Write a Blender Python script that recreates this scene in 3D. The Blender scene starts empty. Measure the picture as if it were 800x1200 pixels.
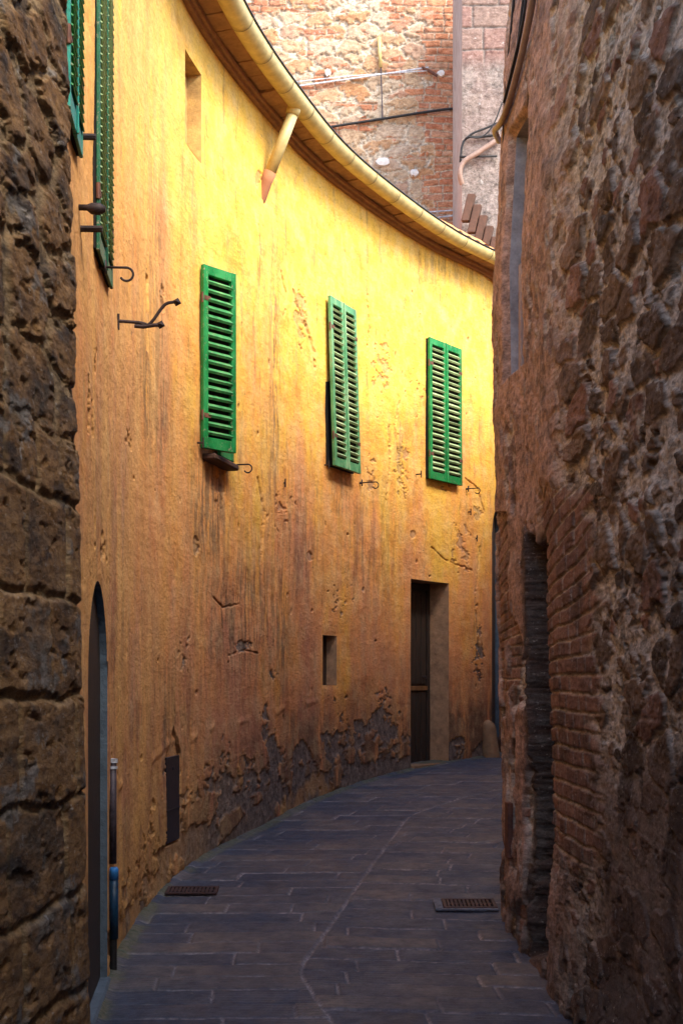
import bpy, math, random
import numpy as np
from mathutils import Vector, Matrix
K = 1.2            # metres per layout unit
EYE = 1.8          # camera height (world z)
F = 1667.0         # focal length in photo pixels
HZ = 800.0         # horizon row
random.seed(4)
sc = bpy.context.scene
col = sc.collection
R = math.radians

# ------------------------------------------------------------------ noise
def _h(ix, iy, s):
    n = (ix.astype(np.int64) * 374761393 + iy.astype(np.int64) * 668265263 + int(s) * 974634777) & 0xffffffff
    n = ((n ^ (n >> 13)) * 1274126177) & 0xffffffff
    n = ((n ^ (n >> 16)) * 2246822519) & 0xffffffff
    return ((n ^ (n >> 15)) & 0xffffff) / float(0x1000000)
def _hi(ix, iy, s):
    n = (ix.astype(np.uint32) * np.uint32(374761393) + iy.astype(np.uint32) * np.uint32(668265263) + np.uint32((int(s) * 974634777) & 0xffffffff))
    n = (n ^ (n >> np.uint32(13))) * np.uint32(1274126177)
    return ((n ^ (n >> np.uint32(16))) >> np.uint32(3)) & np.uint32(511)
_ga = np.arange(512) * 2.399963; GC = np.cos(_ga); GS = np.sin(_ga)
def vn(x, y, s=0):
    x, y = np.broadcast_arrays(np.asarray(x, float), np.asarray(y, float))
    x0 = np.floor(x).astype(np.int32); y0 = np.floor(y).astype(np.int32); fx = x - x0; fy = y - y0
    fx = fx * fx * fx * (fx * (fx * 6 - 15) + 10); fy = fy * fy * fy * (fy * (fy * 6 - 15) + 10)
    gx = x - x0; gy_ = y - y0
    def gr(i, j):
        k = _hi(x0 + i, y0 + j, s)
        return GC[k] * (gx - i) + GS[k] * (gy_ - j)
    a = gr(0, 0); b = gr(1, 0); c = gr(0, 1); d = gr(1, 1)
    return np.clip(.5 + .82 * ((a + (b - a) * fx) * (1 - fy) + (c + (d - c) * fx) * fy), 0, 1)
def fbm(x, y, o=4, s=0, g=0.5):
    t = 0.0; a = 1.0; n = 0.0
    for i in range(o):
        t = t + a * vn(x * 2 ** i + 13.7 * i, y * 2 ** i - 7.3 * i, s + i * 17); n += a; a *= g
    return t / n
def ridge(x, y, o=4, s=0):
    t = 0.0; a = 1.0; n = 0.0
    for i in range(o):
        t = t + a * (1 - np.abs(2 * vn(x * 2 ** i + 3.1 * i, y * 2 ** i + 5.7 * i, s + i * 31) - 1)); n += a; a *= 0.5
    return t / n
def ss(a, b, x):
    t = np.clip((x - a) / (b - a), 0, 1); return t * t * (3 - 2 * t)
def voro(x, y, s=0, jit=0.9):
    x0 = np.floor(x); y0 = np.floor(y)
    f1 = np.full(x.shape, 9.0); f2 = np.full(x.shape, 9.0); idn = np.zeros(x.shape)
    for dx in (-1, 0, 1):
        for dy in (-1, 0, 1):
            cx = x0 + dx; cy = y0 + dy
            px = cx + .5 + (_h(cx, cy, s) - .5) * jit; py = cy + .5 + (_h(cx, cy, s + 5) - .5) * jit
            d = np.hypot(px - x, py - y); i = _h(cx, cy, s + 9)
            m = d < f1
            f2 = np.where(m, f1, np.minimum(f2, d)); idn = np.where(m, i, idn); f1 = np.where(m, d, f1)
    return f1, f2 - f1, idn
def brick(x, y, bw, bh, s=0, jw=.3):
    """running courses: distance to the nearest joint (same unit as x) and a random id"""
    r = np.floor(y / bh); fy = y / bh - r
    off = _h(r, r * 0, s) * bw
    q = (x + off) / bw; c = np.floor(q); fq = q - c
    jl = (_h(c, r, s + 1) - .5) * jw; jr = (_h(c + 1, r, s + 1) - .5) * jw
    lo = jl; hi = 1 + jr
    left = fq < lo; right = fq > hi
    c = np.where(left, c - 1, np.where(right, c + 1, c))
    dx = np.where(left, lo - fq, np.where(right, fq - hi, np.minimum(fq - lo, hi - fq))) * bw
    dy = np.minimum(fy, 1 - fy) * bh
    return np.minimum(dx, dy), _h(c, r, s + 2)

# ------------------------------------------------------------------ object helpers
def meta(o, label=None, cat=None, group=None, kind=None):
    if label: o['label'] = label
    if cat: o['category'] = cat
    if group: o['group'] = group
    if kind: o['kind'] = kind
    return o
def thing(name, label, cat, loc=(0, 0, 0), group=None):
    o = bpy.data.objects.new(name, None); o.empty_display_size = .2
    o.location = loc; col.objects.link(o)
    return meta(o, label, cat, group)
def link(o, parent=None, label=None):
    col.objects.link(o)
    if parent is not None:
        o.parent = parent
        if parent.type == 'EMPTY':
            o.matrix_parent_inverse = Matrix.Translation(-Vector(parent.location))
    if label: o['label'] = label
    return o
def from_arrays(name, V, Fq, mat, parent=None, smooth=True, attrs=None, uv=None, label=None):
    V = np.asarray(V, np.float32).reshape(-1, 3); Fq = np.asarray(Fq, np.int32)
    me = bpy.data.meshes.new(name)
    me.vertices.add(len(V)); me.vertices.foreach_set('co', V.ravel())
    n = len(Fq); k = Fq.shape[1]
    me.loops.add(n * k); me.loops.foreach_set('vertex_index', Fq.ravel())
    me.polygons.add(n); me.polygons.foreach_set('loop_start', np.arange(0, n * k, k, dtype=np.int32))
    me.polygons.foreach_set('use_smooth', np.full(n, smooth, bool))
    if attrs:
        for an, arr in attrs.items():
            a = me.attributes.new(an, 'FLOAT_COLOR', 'POINT'); a.data.foreach_set('color', np.asarray(arr, np.float32).ravel())
    me.update(calc_edges=True); me.validate()
    if mat: me.materials.append(mat)
    return link(bpy.data.objects.new(name, me), parent, label)
def grid_obj(name, P, mat, parent=None, keep=None, attr=None, flip=False, label=None, smooth=True):
    nv, nu = P.shape[:2]
    I = np.arange(nv * nu).reshape(nv, nu)
    q = np.stack([I[:-1, :-1], I[:-1, 1:], I[1:, 1:], I[1:, :-1]], -1)
    if flip: q = q[..., ::-1]
    q = q[keep] if keep is not None else q.reshape(-1, 4)
    q = q.reshape(-1, 4)
    used = np.unique(q); rem = np.full(nv * nu, -1); rem[used] = np.arange(len(used))
    at = None
    if attr is not None: at = {'mk': attr.reshape(-1, 4)[used]}
    return from_arrays(name, P.reshape(-1, 3)[used], rem[q], mat, parent, smooth, at, label=label)

class MB:
    """collects pieces into one mesh"""
    def __init__(s): s.v = []; s.f = []
    def add(s, vs, fs):
        b = len(s.v); s.v += [tuple(v) for v in vs]; s.f += [tuple(i + b for i in f) for f in fs]
    def box(s, o, a, b, c, bev=0.0):
        """box with corner o and edge vectors a,b,c; optional chamfer"""
        o, a, b, c = map(Vector, (o, a, b, c))
        if bev <= 0:
            vs = [o, o + a, o + a + b, o + b, o + c, o + a + c, o + a + b + c, o + b + c]
            s.add(vs, [(0, 3, 2, 1), (4, 5, 6, 7), (0, 1, 5, 4), (1, 2, 6, 5), (2, 3, 7, 6), (3, 0, 4, 7)]); return
        la, lb, lc = a.length, b.length, c.length
        A, B, C_ = a / la, b / lb, c / lc; e = min(bev, la * .45, lb * .45, lc * .45)
        import bmesh
        bm = bmesh.new()
        vs = [o, o + a, o + a + b, o + b, o + c, o + a + c, o + a + b + c, o + b + c]
        bv = [bm.verts.new(v) for v in vs]
        for f in [(0, 3, 2, 1), (4, 5, 6, 7), (0, 1, 5, 4), (1, 2, 6, 5), (2, 3, 7, 6), (3, 0, 4, 7)]: bm.faces.new([bv[i] for i in f])
        bmesh.ops.bevel(bm, geom=list(bm.edges), offset=e, segments=1, affect='EDGES', profile=.5)
        bm.verts.index_update()
        s.add([v.co for v in bm.verts], [[v.index for v in f.verts] for f in bm.faces]); bm.free()
    def tube(s, pts, r, seg=8, caps=True, sub=0):
        pts = [Vector(p) for p in pts]
        for _ in range(sub):
            q = [pts[0]]
            for i in range(len(pts) - 1): q += [pts[i] * .75 + pts[i + 1] * .25, pts[i] * .25 + pts[i + 1] * .75]
            pts = q + [pts[-1]]
        rs = r if isinstance(r, (list, tuple)) else [r] * len(pts)
        if len(rs) != len(pts): rs = [np.interp(i / (len(pts) - 1), np.linspace(0, 1, len(rs)), rs) for i in range(len(pts))]
        vs = []; fs = []; up = None
        for i, p in enumerate(pts):
            t = (pts[min(i + 1, len(pts) - 1)] - pts[max(i - 1, 0)]).normalized()
            if up is None: up = t.orthogonal().normalized()
            up = (up - t * up.dot(t)).normalized(); w = t.cross(up)
            for k in range(seg):
                a = 2 * math.pi * k / seg; vs.append(p + (up * math.cos(a) + w * math.sin(a)) * rs[i])
        for i in range(len(pts) - 1):
            for k in range(seg):
                k2 = (k + 1) % seg
                fs.append((i * seg + k, i * seg + k2, (i + 1) * seg + k2, (i + 1) * seg + k))
        if caps:
            fs.append(tuple(range(seg))[::-1]); fs.append(tuple(range((len(pts) - 1) * seg, len(pts) * seg)))
        s.add(vs, fs)
    def build(s, name, mat, parent=None, smooth=False, label=None):
        me = bpy.data.meshes.new(name); me.from_pydata(s.v, [], s.f)
        me.polygons.foreach_set('use_smooth', [smooth] * len(me.polygons)); me.update()
        me.materials.append(mat)
        return link(bpy.data.objects.new(name, me), parent, label)

# ------------------------------------------------------------------ materials
def mat(name, rough=.85, metal=0.0):
    m = bpy.data.materials.new(name); m.use_nodes = True
    nt = m.node_tree; b = nt.nodes['Principled BSDF']
    b.inputs['Roughness'].default_value = rough; b.inputs['Metallic'].default_value = metal
    b.inputs['Specular IOR Level'].default_value = .3
    return m, nt, b
class N:
    def __init__(s, nt): s.nt = nt
    def __call__(s, t, **kw):
        n = s.nt.nodes.new(t)
        for k, v in kw.items(): setattr(n, k, v)
        return n
    def l(s, a, b): s.nt.links.new(a, b)
    def noise(s, scale, detail=5, rough=.6, vec=None, mapscale=None):
        n = s('ShaderNodeTexNoise'); n.inputs['Scale'].default_value = scale
        n.inputs['Detail'].default_value = detail; n.inputs['Roughness'].default_value = rough
        tc = s('ShaderNodeTexCoord'); out = tc.outputs['Object']
        if mapscale:
            mp = s('ShaderNodeMapping'); mp.inputs['Scale'].default_value = mapscale; s.l(out, mp.inputs[0]); out = mp.outputs[0]
        s.l(out, n.inputs['Vector']); return n.outputs['Fac']
    def rng(s, x, a, b, c=0., d=1.):
        n = s('ShaderNodeMapRange'); n.inputs['From Min'].default_value = a; n.inputs['From Max'].default_value = b
        n.inputs['To Min'].default_value = c; n.inputs['To Max'].default_value = d; s.l(x, n.inputs['Value']); return n.outputs[0]
    def mix(s, f, a, b, blend='MIX'):
        n = s('ShaderNodeMix', data_type='RGBA', blend_type=blend)
        if isinstance(f, (int, float)): n.inputs[0].default_value = f
        else: s.l(f, n.inputs[0])
        for v, i in ((a, 6), (b, 7)):
            if isinstance(v, tuple): n.inputs[i].default_value = (*v[:3], 1)
            else: s.l(v, n.inputs[i])
        return n.outputs[2]
    def mul(s, a, b, op='MULTIPLY'):
        n = s('ShaderNodeMath', operation=op)
        for v, i in ((a, 0), (b, 1)):
            if isinstance(v, (int, float)): n.inputs[i].default_value = v
            else: s.l(v, n.inputs[i])
        return n.outputs[0]
    def ramp(s, x, stops, interp='LINEAR'):
        n = s('ShaderNodeValToRGB'); cr = n.color_ramp; cr.interpolation = interp
        while len(cr.elements) < len(stops): cr.elements.new(.5)
        for e, (p, c) in zip(cr.elements, stops): e.position = p; e.color = (*c, 1)
        s.l(x, n.inputs[0]); return n.outputs[0]
    def bump(s, h, dist, strength=1.0, prev=None):
        n = s('ShaderNodeBump'); n.inputs['Distance'].default_value = dist; n.inputs['Strength'].default_value = strength
        s.l(h, n.inputs['Height'])
        if prev: s.l(prev, n.inputs['Normal'])
        return n.outputs[0]
    def mk(s):
        a = s('ShaderNodeAttribute', attribute_name='mk'); q = s('ShaderNodeSeparateColor'); s.l(a.outputs['Color'], q.inputs[0])
        return q.outputs[0], q.outputs[1], q.outputs[2], a.outputs['Alpha']

def facade_material():
    m, nt, b = mat('yellow_plaster', .9); n = N(nt)
    r, g, bl, al = n.mk()
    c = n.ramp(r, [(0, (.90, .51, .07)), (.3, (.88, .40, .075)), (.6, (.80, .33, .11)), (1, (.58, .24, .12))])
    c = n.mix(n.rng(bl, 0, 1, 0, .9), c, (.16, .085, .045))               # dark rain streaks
    lt = n.noise(9, 9, .72, mapscale=(.6, .5, .5))
    c = n.mix(n.rng(lt, .44, .70, 0, .42), c, (.88, .62, .30))
    dk = n.noise(3.2, 10, .76, mapscale=(.6, .5, .7)); c = n.mix(n.rng(dk, .50, .72, 0, .6), c, (.50, .27, .13), 'MULTIPLY')             # thin limewash ghosting
    pc = n.ramp(n.noise(14, 8, .7), [(.3, (.07, .052, .045)), (.5, (.20, .15, .12)), (.7, (.38, .29, .22))])
    c = n.mix(g, c, pc)                                                   # lost plaster
    c = n.mix(n.rng(al, 0, 1, 0, .85), c, n.ramp(n.noise(3, 7, .7, mapscale=(1, 1, .3)), [(.3, (.56, .26, .08)), (.6, (.86, .46, .13)), (.75, (.90, .60, .24))]))                  # patched plaster
    sp = n.noise(48, 5, .75, mapscale=(.6, .4, 1))
    c = n.mix(n.rng(sp, .30, .56, .38, 0), c, (.40, .24, .14), 'MULTIPLY')
    pk = n.noise(26, 3, .6, mapscale=(.6, .45, 1)); c = n.mix(n.rng(pk, .66, .74, 0, .55), c, (.16, .09, .05))
    gr = n.noise(260, 2, .6)
    c = n.mix(n.rng(gr, .3, .7, .18, 0), c, (.45, .33, .22), 'MULTIPLY')
    n.l(c, b.inputs['Base Color'])
    nb = n.bump(n.noise(40, 9, .75, mapscale=(.6, .4, 1)), .008, .9)
    nb = n.bump(n.noise(5.0, 8, .7, mapscale=(.6, .5, 1)), .04, .5, nb)
    n.l(nb, b.inputs['Normal']); return m
def rubble_material(name, stops, mortar, plaster, rough=.9, spec=.3, fine=.012):
    m, nt, b = mat(name, rough); n = N(nt); b.inputs['Specular IOR Level'].default_value = spec
    r, g, bl, al = n.mk()
    c = n.ramp(r, stops)
    blotch = n.noise(16, 9, .76, mapscale=(.6, .4, 1))
    c = n.mix(n.rng(blotch, .35, .7), n.mix(1.0, c, (.42, .38, .36), 'MULTIPLY'), n.mix(.25, c, (.55, .42, .30)))
    mo = n.ramp(n.noise(30, 9, .76, mapscale=(.6, .4, 1)), [(.36, tuple(x * .22 for x in mortar)), (.6, mortar), (.75, tuple(min(1, x * 1.35) for x in mortar))])
    c = n.mix(g, c, mo)
    pl = n.ramp(n.noise(20, 9, .76, mapscale=(.6, .4, .6)), [(.35, tuple(x * .25 for x in plaster)), (.58, plaster), (.75, tuple(min(1, x * 1.3) for x in plaster))])
    c = n.mix(bl, c, pl)
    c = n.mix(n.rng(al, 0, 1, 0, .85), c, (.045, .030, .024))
    wh = n.noise(7.0, 6, .75); c = n.mix(n.rng(wh, .62, .70, 0, .6), c, (.62, .60, .56))
    gr = n.noise(70, 6, .75, mapscale=(.6, .4, 1))
    c = n.mix(n.rng(gr, .34, .54, .6, 0), c, (.30, .24, .20), 'MULTIPLY')
    hl = n.noise(55, 5, .75, mapscale=(.6, .4, 1)); c = n.mix(n.rng(hl, .60, .70, 0, .55), c, (.72, .62, .50))
    n.l(c, b.inputs['Base Color'])
    nb = n.bump(n.noise(34, 10, .78, mapscale=(.6, .4, 1)), fine * 1.4, 1.0)
    nb = n.bump(n.noise(150, 4, .7), fine * .35, 1.0, nb)
    n.l(nb, b.inputs['Normal']); return m
def paving_material():
    m, nt, b = mat('street_slabs', .5); n = N(nt); b.inputs['Specular IOR Level'].default_value = .5
    r, g, bl, al = n.mk()
    c = n.ramp(r, [(.1, (.022, .034, .064)), (.35, (.050, .060, .092)), (.6, (.098, .088, .098)), (.9, (.19, .145, .12))])
    w = n.noise(9, 9, .76); c = n.mix(n.rng(w, .36, .62, .85, 0), c, (.30, .34, .42), 'MULTIPLY')
    w2 = n.noise(45, 5, .75, mapscale=(.6, 1, 1)); c = n.mix(n.rng(w2, .58, .72, 0, .5), c, (.22, .20, .20))
    c = n.mix(g, c, n.ramp(n.noise(25, 5, .7), [(.35, (.06, .055, .06)), (.6, (.30, .26, .26))]))
    c = n.mix(bl, c, n.ramp(n.noise(30, 6, .7), [(.35, (.03, .045, .012)), (.6, (.11, .10, .06))]))
    n.l(c, b.inputs['Base Color'])
    n.l(n.rng(n.noise(5, 7, .7), .3, .7, .45, .8), b.inputs['Roughness'])
    nb = n.bump(n.noise(30, 8, .75), .007, .8)
    nb = n.bump(n.noise(70, 3, .6, mapscale=(.25, 1, 1)), .004, .6, nb)
    n.l(nb, b.inputs['Normal']); return m
def paint(name, c, fade, wood=(.30, .24, .16), rough=.45):
    m, nt, b = mat(name, rough); n = N(nt)
    x = n.noise(7, 8, .7, mapscale=(1, 1, .5)); k = n.ramp(x, [(.3, tuple(v * .45 for v in c)), (.5, c), (.72, fade)])
    k = n.mix(n.rng(n.noise(32, 7, .78), .57, .64, 0, .8), k, wood)
    k = n.mix(n.rng(n.noise(18, 5, .7, mapscale=(1, 1, 2)), .56, .70, 0, .6), k, tuple(v * .3 for v in c))
    n.l(k, b.inputs['Base Color']); n.l(n.rng(x, .3, .7, .35, .65), b.inputs['Roughness'])
    n.l(n.bump(n.noise(60, 6, .7), .002, .8), b.inputs['Normal']); return m
def simple(name, c, rough=.7, metal=0., var=.35, scale=25, dark=None, bump=.003, ms=None, spec=.3):
    m, nt, b = mat(name, rough, metal); n = N(nt); b.inputs['Specular IOR Level'].default_value = spec
    d = dark or tuple(x * .35 for x in c)
    x = n.noise(scale, 7, .7, mapscale=ms)
    n.l(n.ramp(x, [(.5 - var * .6, d), (.5 + var * .25, c), (.9, tuple(min(1, v * 1.25) for v in c))]), b.inputs['Base Color'])
    n.l(n.bump(n.noise(scale * 2.5, 6, .7, mapscale=ms), bump, .8), b.inputs['Normal']); return m
M = dict(
    facade=facade_material(),
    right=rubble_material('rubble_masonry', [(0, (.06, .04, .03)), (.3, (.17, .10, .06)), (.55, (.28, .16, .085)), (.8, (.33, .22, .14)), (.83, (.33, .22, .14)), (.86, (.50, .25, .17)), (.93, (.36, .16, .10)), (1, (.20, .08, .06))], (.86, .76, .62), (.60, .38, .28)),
    left=rubble_material('rough_blocks', [(0, (.07, .045, .03)), (.3, (.30, .14, .04)), (.6, (.58, .28, .07)), (.85, (.34, .19, .09)), (1, (.30, .24, .18))], (.60, .40, .20), (.34, .30, .26)),
    tower=rubble_material('stone_and_brick', [(0, (.70, .33, .13)), (.2, (.74, .47, .26)), (.4, (.78, .60, .42)), (.55, (.66, .30, .17)), (.62, (.78, .30, .13)), (.8, (.68, .22, .10)), (1, (.80, .42, .24))], (.80, .64, .47), (.45, .40, .34)),
    grey=simple('grey_render', (.44, .34, .29), .9, var=.5, scale=5, dark=(.26, .17, .14), bump=.02),
    greyplain=simple('grey_cement', (.40, .36, .35), .9, var=.4, scale=8, dark=(.16, .14, .14), bump=.01),
    reveal=simple('reveal_plaster', (.52, .29, .15), .9, var=.5, scale=9, dark=(.17, .09, .05), bump=.01),
    upper_reveal=simple('upper_reveal_plaster', (.62, .38, .12), .9, var=.5, scale=9, dark=(.25, .13, .05), bump=.01),
    jamb=simple('grey_stone_jamb', (.12, .155, .19), .7, var=.6, scale=8, dark=(.03, .04, .05), bump=.015),
    paving=paving_material(),
    earth=simple('earth', (.10, .09, .08), .95, scale=3),
    green=paint('green_paint', (.006, .19, .045), (.05, .30, .09)),
    palegreen=paint('faded_green_paint', (.085, .27, .11), (.30, .42, .22)),
    teal=paint('teal_paint', (.010, .20, .15), (.05, .32, .25)),
    darkgreen=paint('dark_green_paint', (.006, .085, .035), (.03, .15, .06)),
    louvre=paint('weathered_louvre_paint', (.06, .28, .09), (.22, .42, .16)),
    louvrepale=paint('pale_louvre_paint', (.32, .42, .20), (.55, .58, .33)),
    gutter=simple('gutter_paint', (.60, .45, .17), .5, var=.4, scale=9, dark=(.38, .26, .09), bump=.001, spec=.5),
    soffit=simple('terracotta_soffit', (.46, .24, .13), .9, var=.8, scale=11, dark=(.16, .08, .05), bump=.03),
    terracotta=simple('terracotta', (.33, .14, .06), .85, var=.5, scale=12, dark=(.30, .11, .05), bump=.006),
    tiles=simple('roof_tiles', (.68, .30, .10), .85, var=.6, scale=7, dark=(.30, .12, .05), bump=.01),
    iron=simple('wrought_iron', (.045, .028, .025), .6, .3, scale=40, dark=(.015, .01, .01)),
    rust=simple('rusty_iron', (.16, .065, .04), .7, .2, scale=20, dark=(.05, .025, .02)),
    grate=simple('rusty_grate', (.075, .04, .036), .6, .3, scale=30, dark=(.04, .02, .02)),
    door=simple('dark_door_wood', (.045, .028, .02), .6, scale=12, dark=(.015, .01, .008), ms=(4, 4, .4)),
    brownwood=simple('brown_door_board', (.22, .10, .035), .6, scale=12, dark=(.08, .035, .015)),
    meter=simple('dark_metal_panel', (.035, .025, .03), .5, .2, scale=20, dark=(.02, .015, .018)),
    hole=simple('unlit_interior', (.012, .009, .008), .9),
    cable=simple('black_cable', (.02, .018, .018), .6),
    conduit=simple('brown_conduit', (.27, .18, .14), .5, var=.5, scale=15, dark=(.16, .09, .06)),
    wire=simple('pale_wire', (.62, .62, .66), .5),
    pipe=simple('grey_pipe', (.085, .065, .075), .5, .2),
    bluepipe=simple('blue_pipe', (.012, .045, .09), .35),
    bluecap=simple('blue_collar', (.04, .20, .50), .35),
    rafter=simple('rafter_wood', (.085, .04, .025), .8, scale=15, dark=(.05, .025, .015)),
    guard=simple('guard_stone', (.34, .20, .10), .85, var=.6, scale=9, dark=(.13, .07, .04), bump=.02),
    strap=simple('gutter_joint_paint', (.30, .21, .08), .6, var=.4),
    white=simple('lime_patch', (.74, .68, .62), .9, var=.5, scale=20, dark=(.5, .42, .36), bump=.01),
    cement=simple('pale_stone_frame', (.17, .17, .19), .8),
)

# ------------------------------------------------------------------ plan curves
class Curve:
    def __init__(s, pts, side):
        P = np.array(pts, float) * K; n = len(P); out = []
        for i in range(n - 1):
            p0 = P[max(i - 1, 0)]; p1 = P[i]; p2 = P[i + 1]; p3 = P[min(i + 2, n - 1)]
            d = np.linalg.norm(p2 - p1); a = d / (np.linalg.norm(p1 - p0) + d + 1e-9) if i > 0 else 0; 
            m1 = (p2 - p0) / max(np.linalg.norm(p2 - p1) + np.linalg.norm(p1 - p0), 1e-6) * d
            m2 = (p3 - p1) / max(np.linalg.norm(p3 - p2) + np.linalg.norm(p2 - p1), 1e-6) * d
            t = np.linspace(0, 1, 40, endpoint=False)[:, None]
            h = (2*t**3-3*t**2+1)*p1 + (t**3-2*t**2+t)*m1 + (-2*t**3+3*t**2)*p2 + (t**3-t**2)*m2
            out.append(h)
        out.append(P[-1:]); s.P = np.vstack(out)
        s.u = np.concatenate([[0], np.cumsum(np.linalg.norm(np.diff(s.P, axis=0), axis=1))])
        s.side = side; s.L = s.u[-1]
        s.px = 400 + F * s.P[:, 0] / np.maximum(s.P[:, 1], .01)
    def at(s, u):
        u = np.asarray(u, float)
        x = np.interp(u, s.u, s.P[:, 0]); y = np.interp(u, s.u, s.P[:, 1])
        e = .04; dx = np.interp(u + e, s.u, s.P[:, 0]) - np.interp(u - e, s.u, s.P[:, 0]); dy = np.interp(u + e, s.u, s.P[:, 1]) - np.interp(u - e, s.u, s.P[:, 1])
        l = np.hypot(dx, dy) + 1e-9; dx /= l; dy /= l
        nx, ny = (dy, -dx) if s.side > 0 else (-dy, dx)
        return x, y, nx, ny, dx, dy
    def u_of_Y(s, Y): return float(np.interp(Y * K, s.P[:, 1], s.u))
    def u_px(s, px, Ymin, Ymax):
        m = (s.P[:, 1] >= Ymin * K) & (s.P[:, 1] <= Ymax * K)
        a = s.px[m]; u = s.u[m]; o = np.argsort(a)
        return float(np.interp(px, a[o], u[o]))
    def pt(s, u, z, n=0.0):
        x, y, nx, ny, _, _ = s.at(u); return Vector((float(x + nx * n), float(y + ny * n), z))
FC = Curve([(-.86, 3.9), (-.93, 4.6), (-1.0, 5.3), (-1.035, 5.9), (-1.075, 6.5), (-1.10, 7.03), (-1.09, 8.0), (-1.0, 8.96), (-.87, 9.69),
            (-.637, 10.6), (-.28, 11.75), (.23, 12.9), (.843, 14.05), (1.48, 14.97), (1.615, 15.25), (1.76, 15.9), (1.90, 16.9), (2.12, 18.5), (2.5, 21)], 1)
RC = Curve([(1.05, -4), (1.05, 1), (1.03, 3), (1.0, 4.0), (1.0, 4.6), (1.0, 5.2), (.985, 5.8), (.965, 6.15), (.955, 6.9), (.905, 7.5), (.925, 7.95), (1.10, 8.9),
            (1.40, 9.9), (1.95, 11.0), (2.6, 12.2), (3.2, 13.6), (3.5, 15.5), (3.6, 18), (3.8, 21)], -1)
LC = Curve([(-1.0, -4), (-.97, .5), (-.80, 3.0), (-.748, 3.76), (-.736, 3.93), (-.752, 4.0), (-.80, 4.03), (-1.3, 4.05), (-1.8, 4.06)], 1)
def fpt(px, py, hint=None):
    """photo pixel -> (u, z) on the yellow facade"""
    u = FC.u_px(px, 5.3, 15.9); y = float(np.interp(u, FC.u, FC.P[:, 1])); return u, EYE + (HZ - py) * y / F
def rpt(px, py):
    u = RC.u_px(px, 3.0, 7.55); y = float(np.interp(u, RC.u, RC.P[:, 1])); return u, EYE + (HZ - py) * y / F
GY = np.array([-6, 0, 4, 5.9, 7.03, 8, 8.96, 10.8, 11.9, 13, 14, 15.1, 18, 24]) * K
GZ = np.array([-1.60, -1.56, -1.53, -1.43, -1.35, -1.27, -1.19, -1.09, -.985, -.885, -.82, -.78, -.72, -.62]) * K + EYE
def gz(y):
    y = np.asarray(y, float); return (np.interp(y - .5, GY, GZ) + np.interp(y, GY, GZ) * 2 + np.interp(y + .5, GY, GZ)) / 4
def gpt(px, py):
    a = (py - HZ) / F; ys = np.linspace(2, 24, 4000); f = (EYE - gz(ys)) / ys - a
    i = int(np.argmin(np.abs(f))); return (px - 400) / F * ys[i], ys[i]
def spaced(breaks, exact=()):
    """breaks: [(start, step), ..., (end, None)] -> samples with the exact values inserted"""
    out = []
    for (a, st), (b, _) in zip(breaks[:-1], breaks[1:]): out.append(np.arange(a, b - st * .3, st))
    out.append(np.array([breaks[-1][0]])); x = np.concatenate(out)
    for e in exact:
        i = int(np.argmin(np.abs(x - e))); x[i] = e
    return np.unique(x)

# ------------------------------------------------------------------ YELLOW HOUSE
house = thing('yellow_house', 'tall curving house with peeling yellow plaster and green shutters along the left of the alley', 'house', (-.4 * K, 11.5 * K, float(gz(11.5 * K))))
WT = EYE + 4.3 * K
# openings: u0,u1,z0,z1,depth, arched
def opening(pl, pr, ytop, ybot, dep, arch=0, pside='l'):
    u0, zt = fpt(pl, ytop); u1, _ = fpt(pr, ytop); _, zb = fpt(pl, ybot)
    return dict(u0=u0, u1=u1, z0=zb, z1=zt, d=dep, arch=arch)
OP = {}
OP['arch_near'] = opening(103.5, 126, 660, 1200, .034 * K, .55); OP['arch_near']['z1'] = EYE + .44 * K; OP['arch_near']['z0'] = EYE - 1.9 * K
OP['main_door'] = opening(481, 525.5, 678, 897, .27 * K); OP['main_door']['z0'] = EYE - 1.1 * K
OP['small_window'] = opening(378, 394.5, 744, 803, .10 * K)
OP['slot_window'] = opening(217, 236, 57, 166, .10 * K)
OP['far_arch'] = dict(u0=FC.u_px(576, 14, 15.9), u1=FC.u_of_Y(15.88), z0=EYE - 1.3 * K, z1=EYE + 205 * 15.3 * K / F, d=.045 * K, arch=.5)
w1u = FC.u_px(238, 8.5, 10); OP['window_near'] = dict(u0=w1u, u1=w1u + .62, z0=EYE + 1.60 * K, z1=EYE + 2.74 * K, d=.14 * K, arch=0)
def arch_top(o, U):
    if not o['arch']: return np.full_like(U, o['z1'])
    c = (o['u0'] + o['u1']) / 2; h = (o['u1'] - o['u0']) / 2; rise = o['arch'] * h * 2
    return o['z1'] - rise + rise * np.sqrt(np.clip(1 - ((U - c) / h) ** 2, 0, 1))
Q = 1.0
eu = []; ez = []
for o in OP.values(): eu += [o['u0'], o['u1']]; ez += [o['z0'], o['z1']]
ua = FC.u_of_Y
us = spaced([(0, .06), (ua(5.3), .014 * Q), (ua(8), .013 * Q), (ua(15.95), .05), (FC.L, None)], eu)
vs = spaced([(EYE - 1.75 * K, .011 * Q), (EYE - .0, .0085 * Q), (WT + .02, None)], [z for z in ez if z > EYE - 1.7 * K])
U, V = np.meshgrid(us, vs)
X, Y, NX, NY, _, _ = FC.at(U)
gl = gz(Y); H = V - gl           # height above ground
pxU = 400 + F * X / Y; pyU = HZ - F * (V - EYE) / Y      # layout coordinates used only to place wear where the photo shows it on the wall
# geometry
D = .030 * (fbm(U * .55, V * .45, 3, 1) - .5) + .014 * (fbm(U * 1.5, V * 1.8, 4, 2) - .5) + .008 * (fbm(U * 5, V * 8, 5, 3, .6) - .5)
trow = ridge(U * 6 + 2 * fbm(U * 2, V * 2, 2, 8), V * 5, 3, 4)
D += .002 * trow
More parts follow.
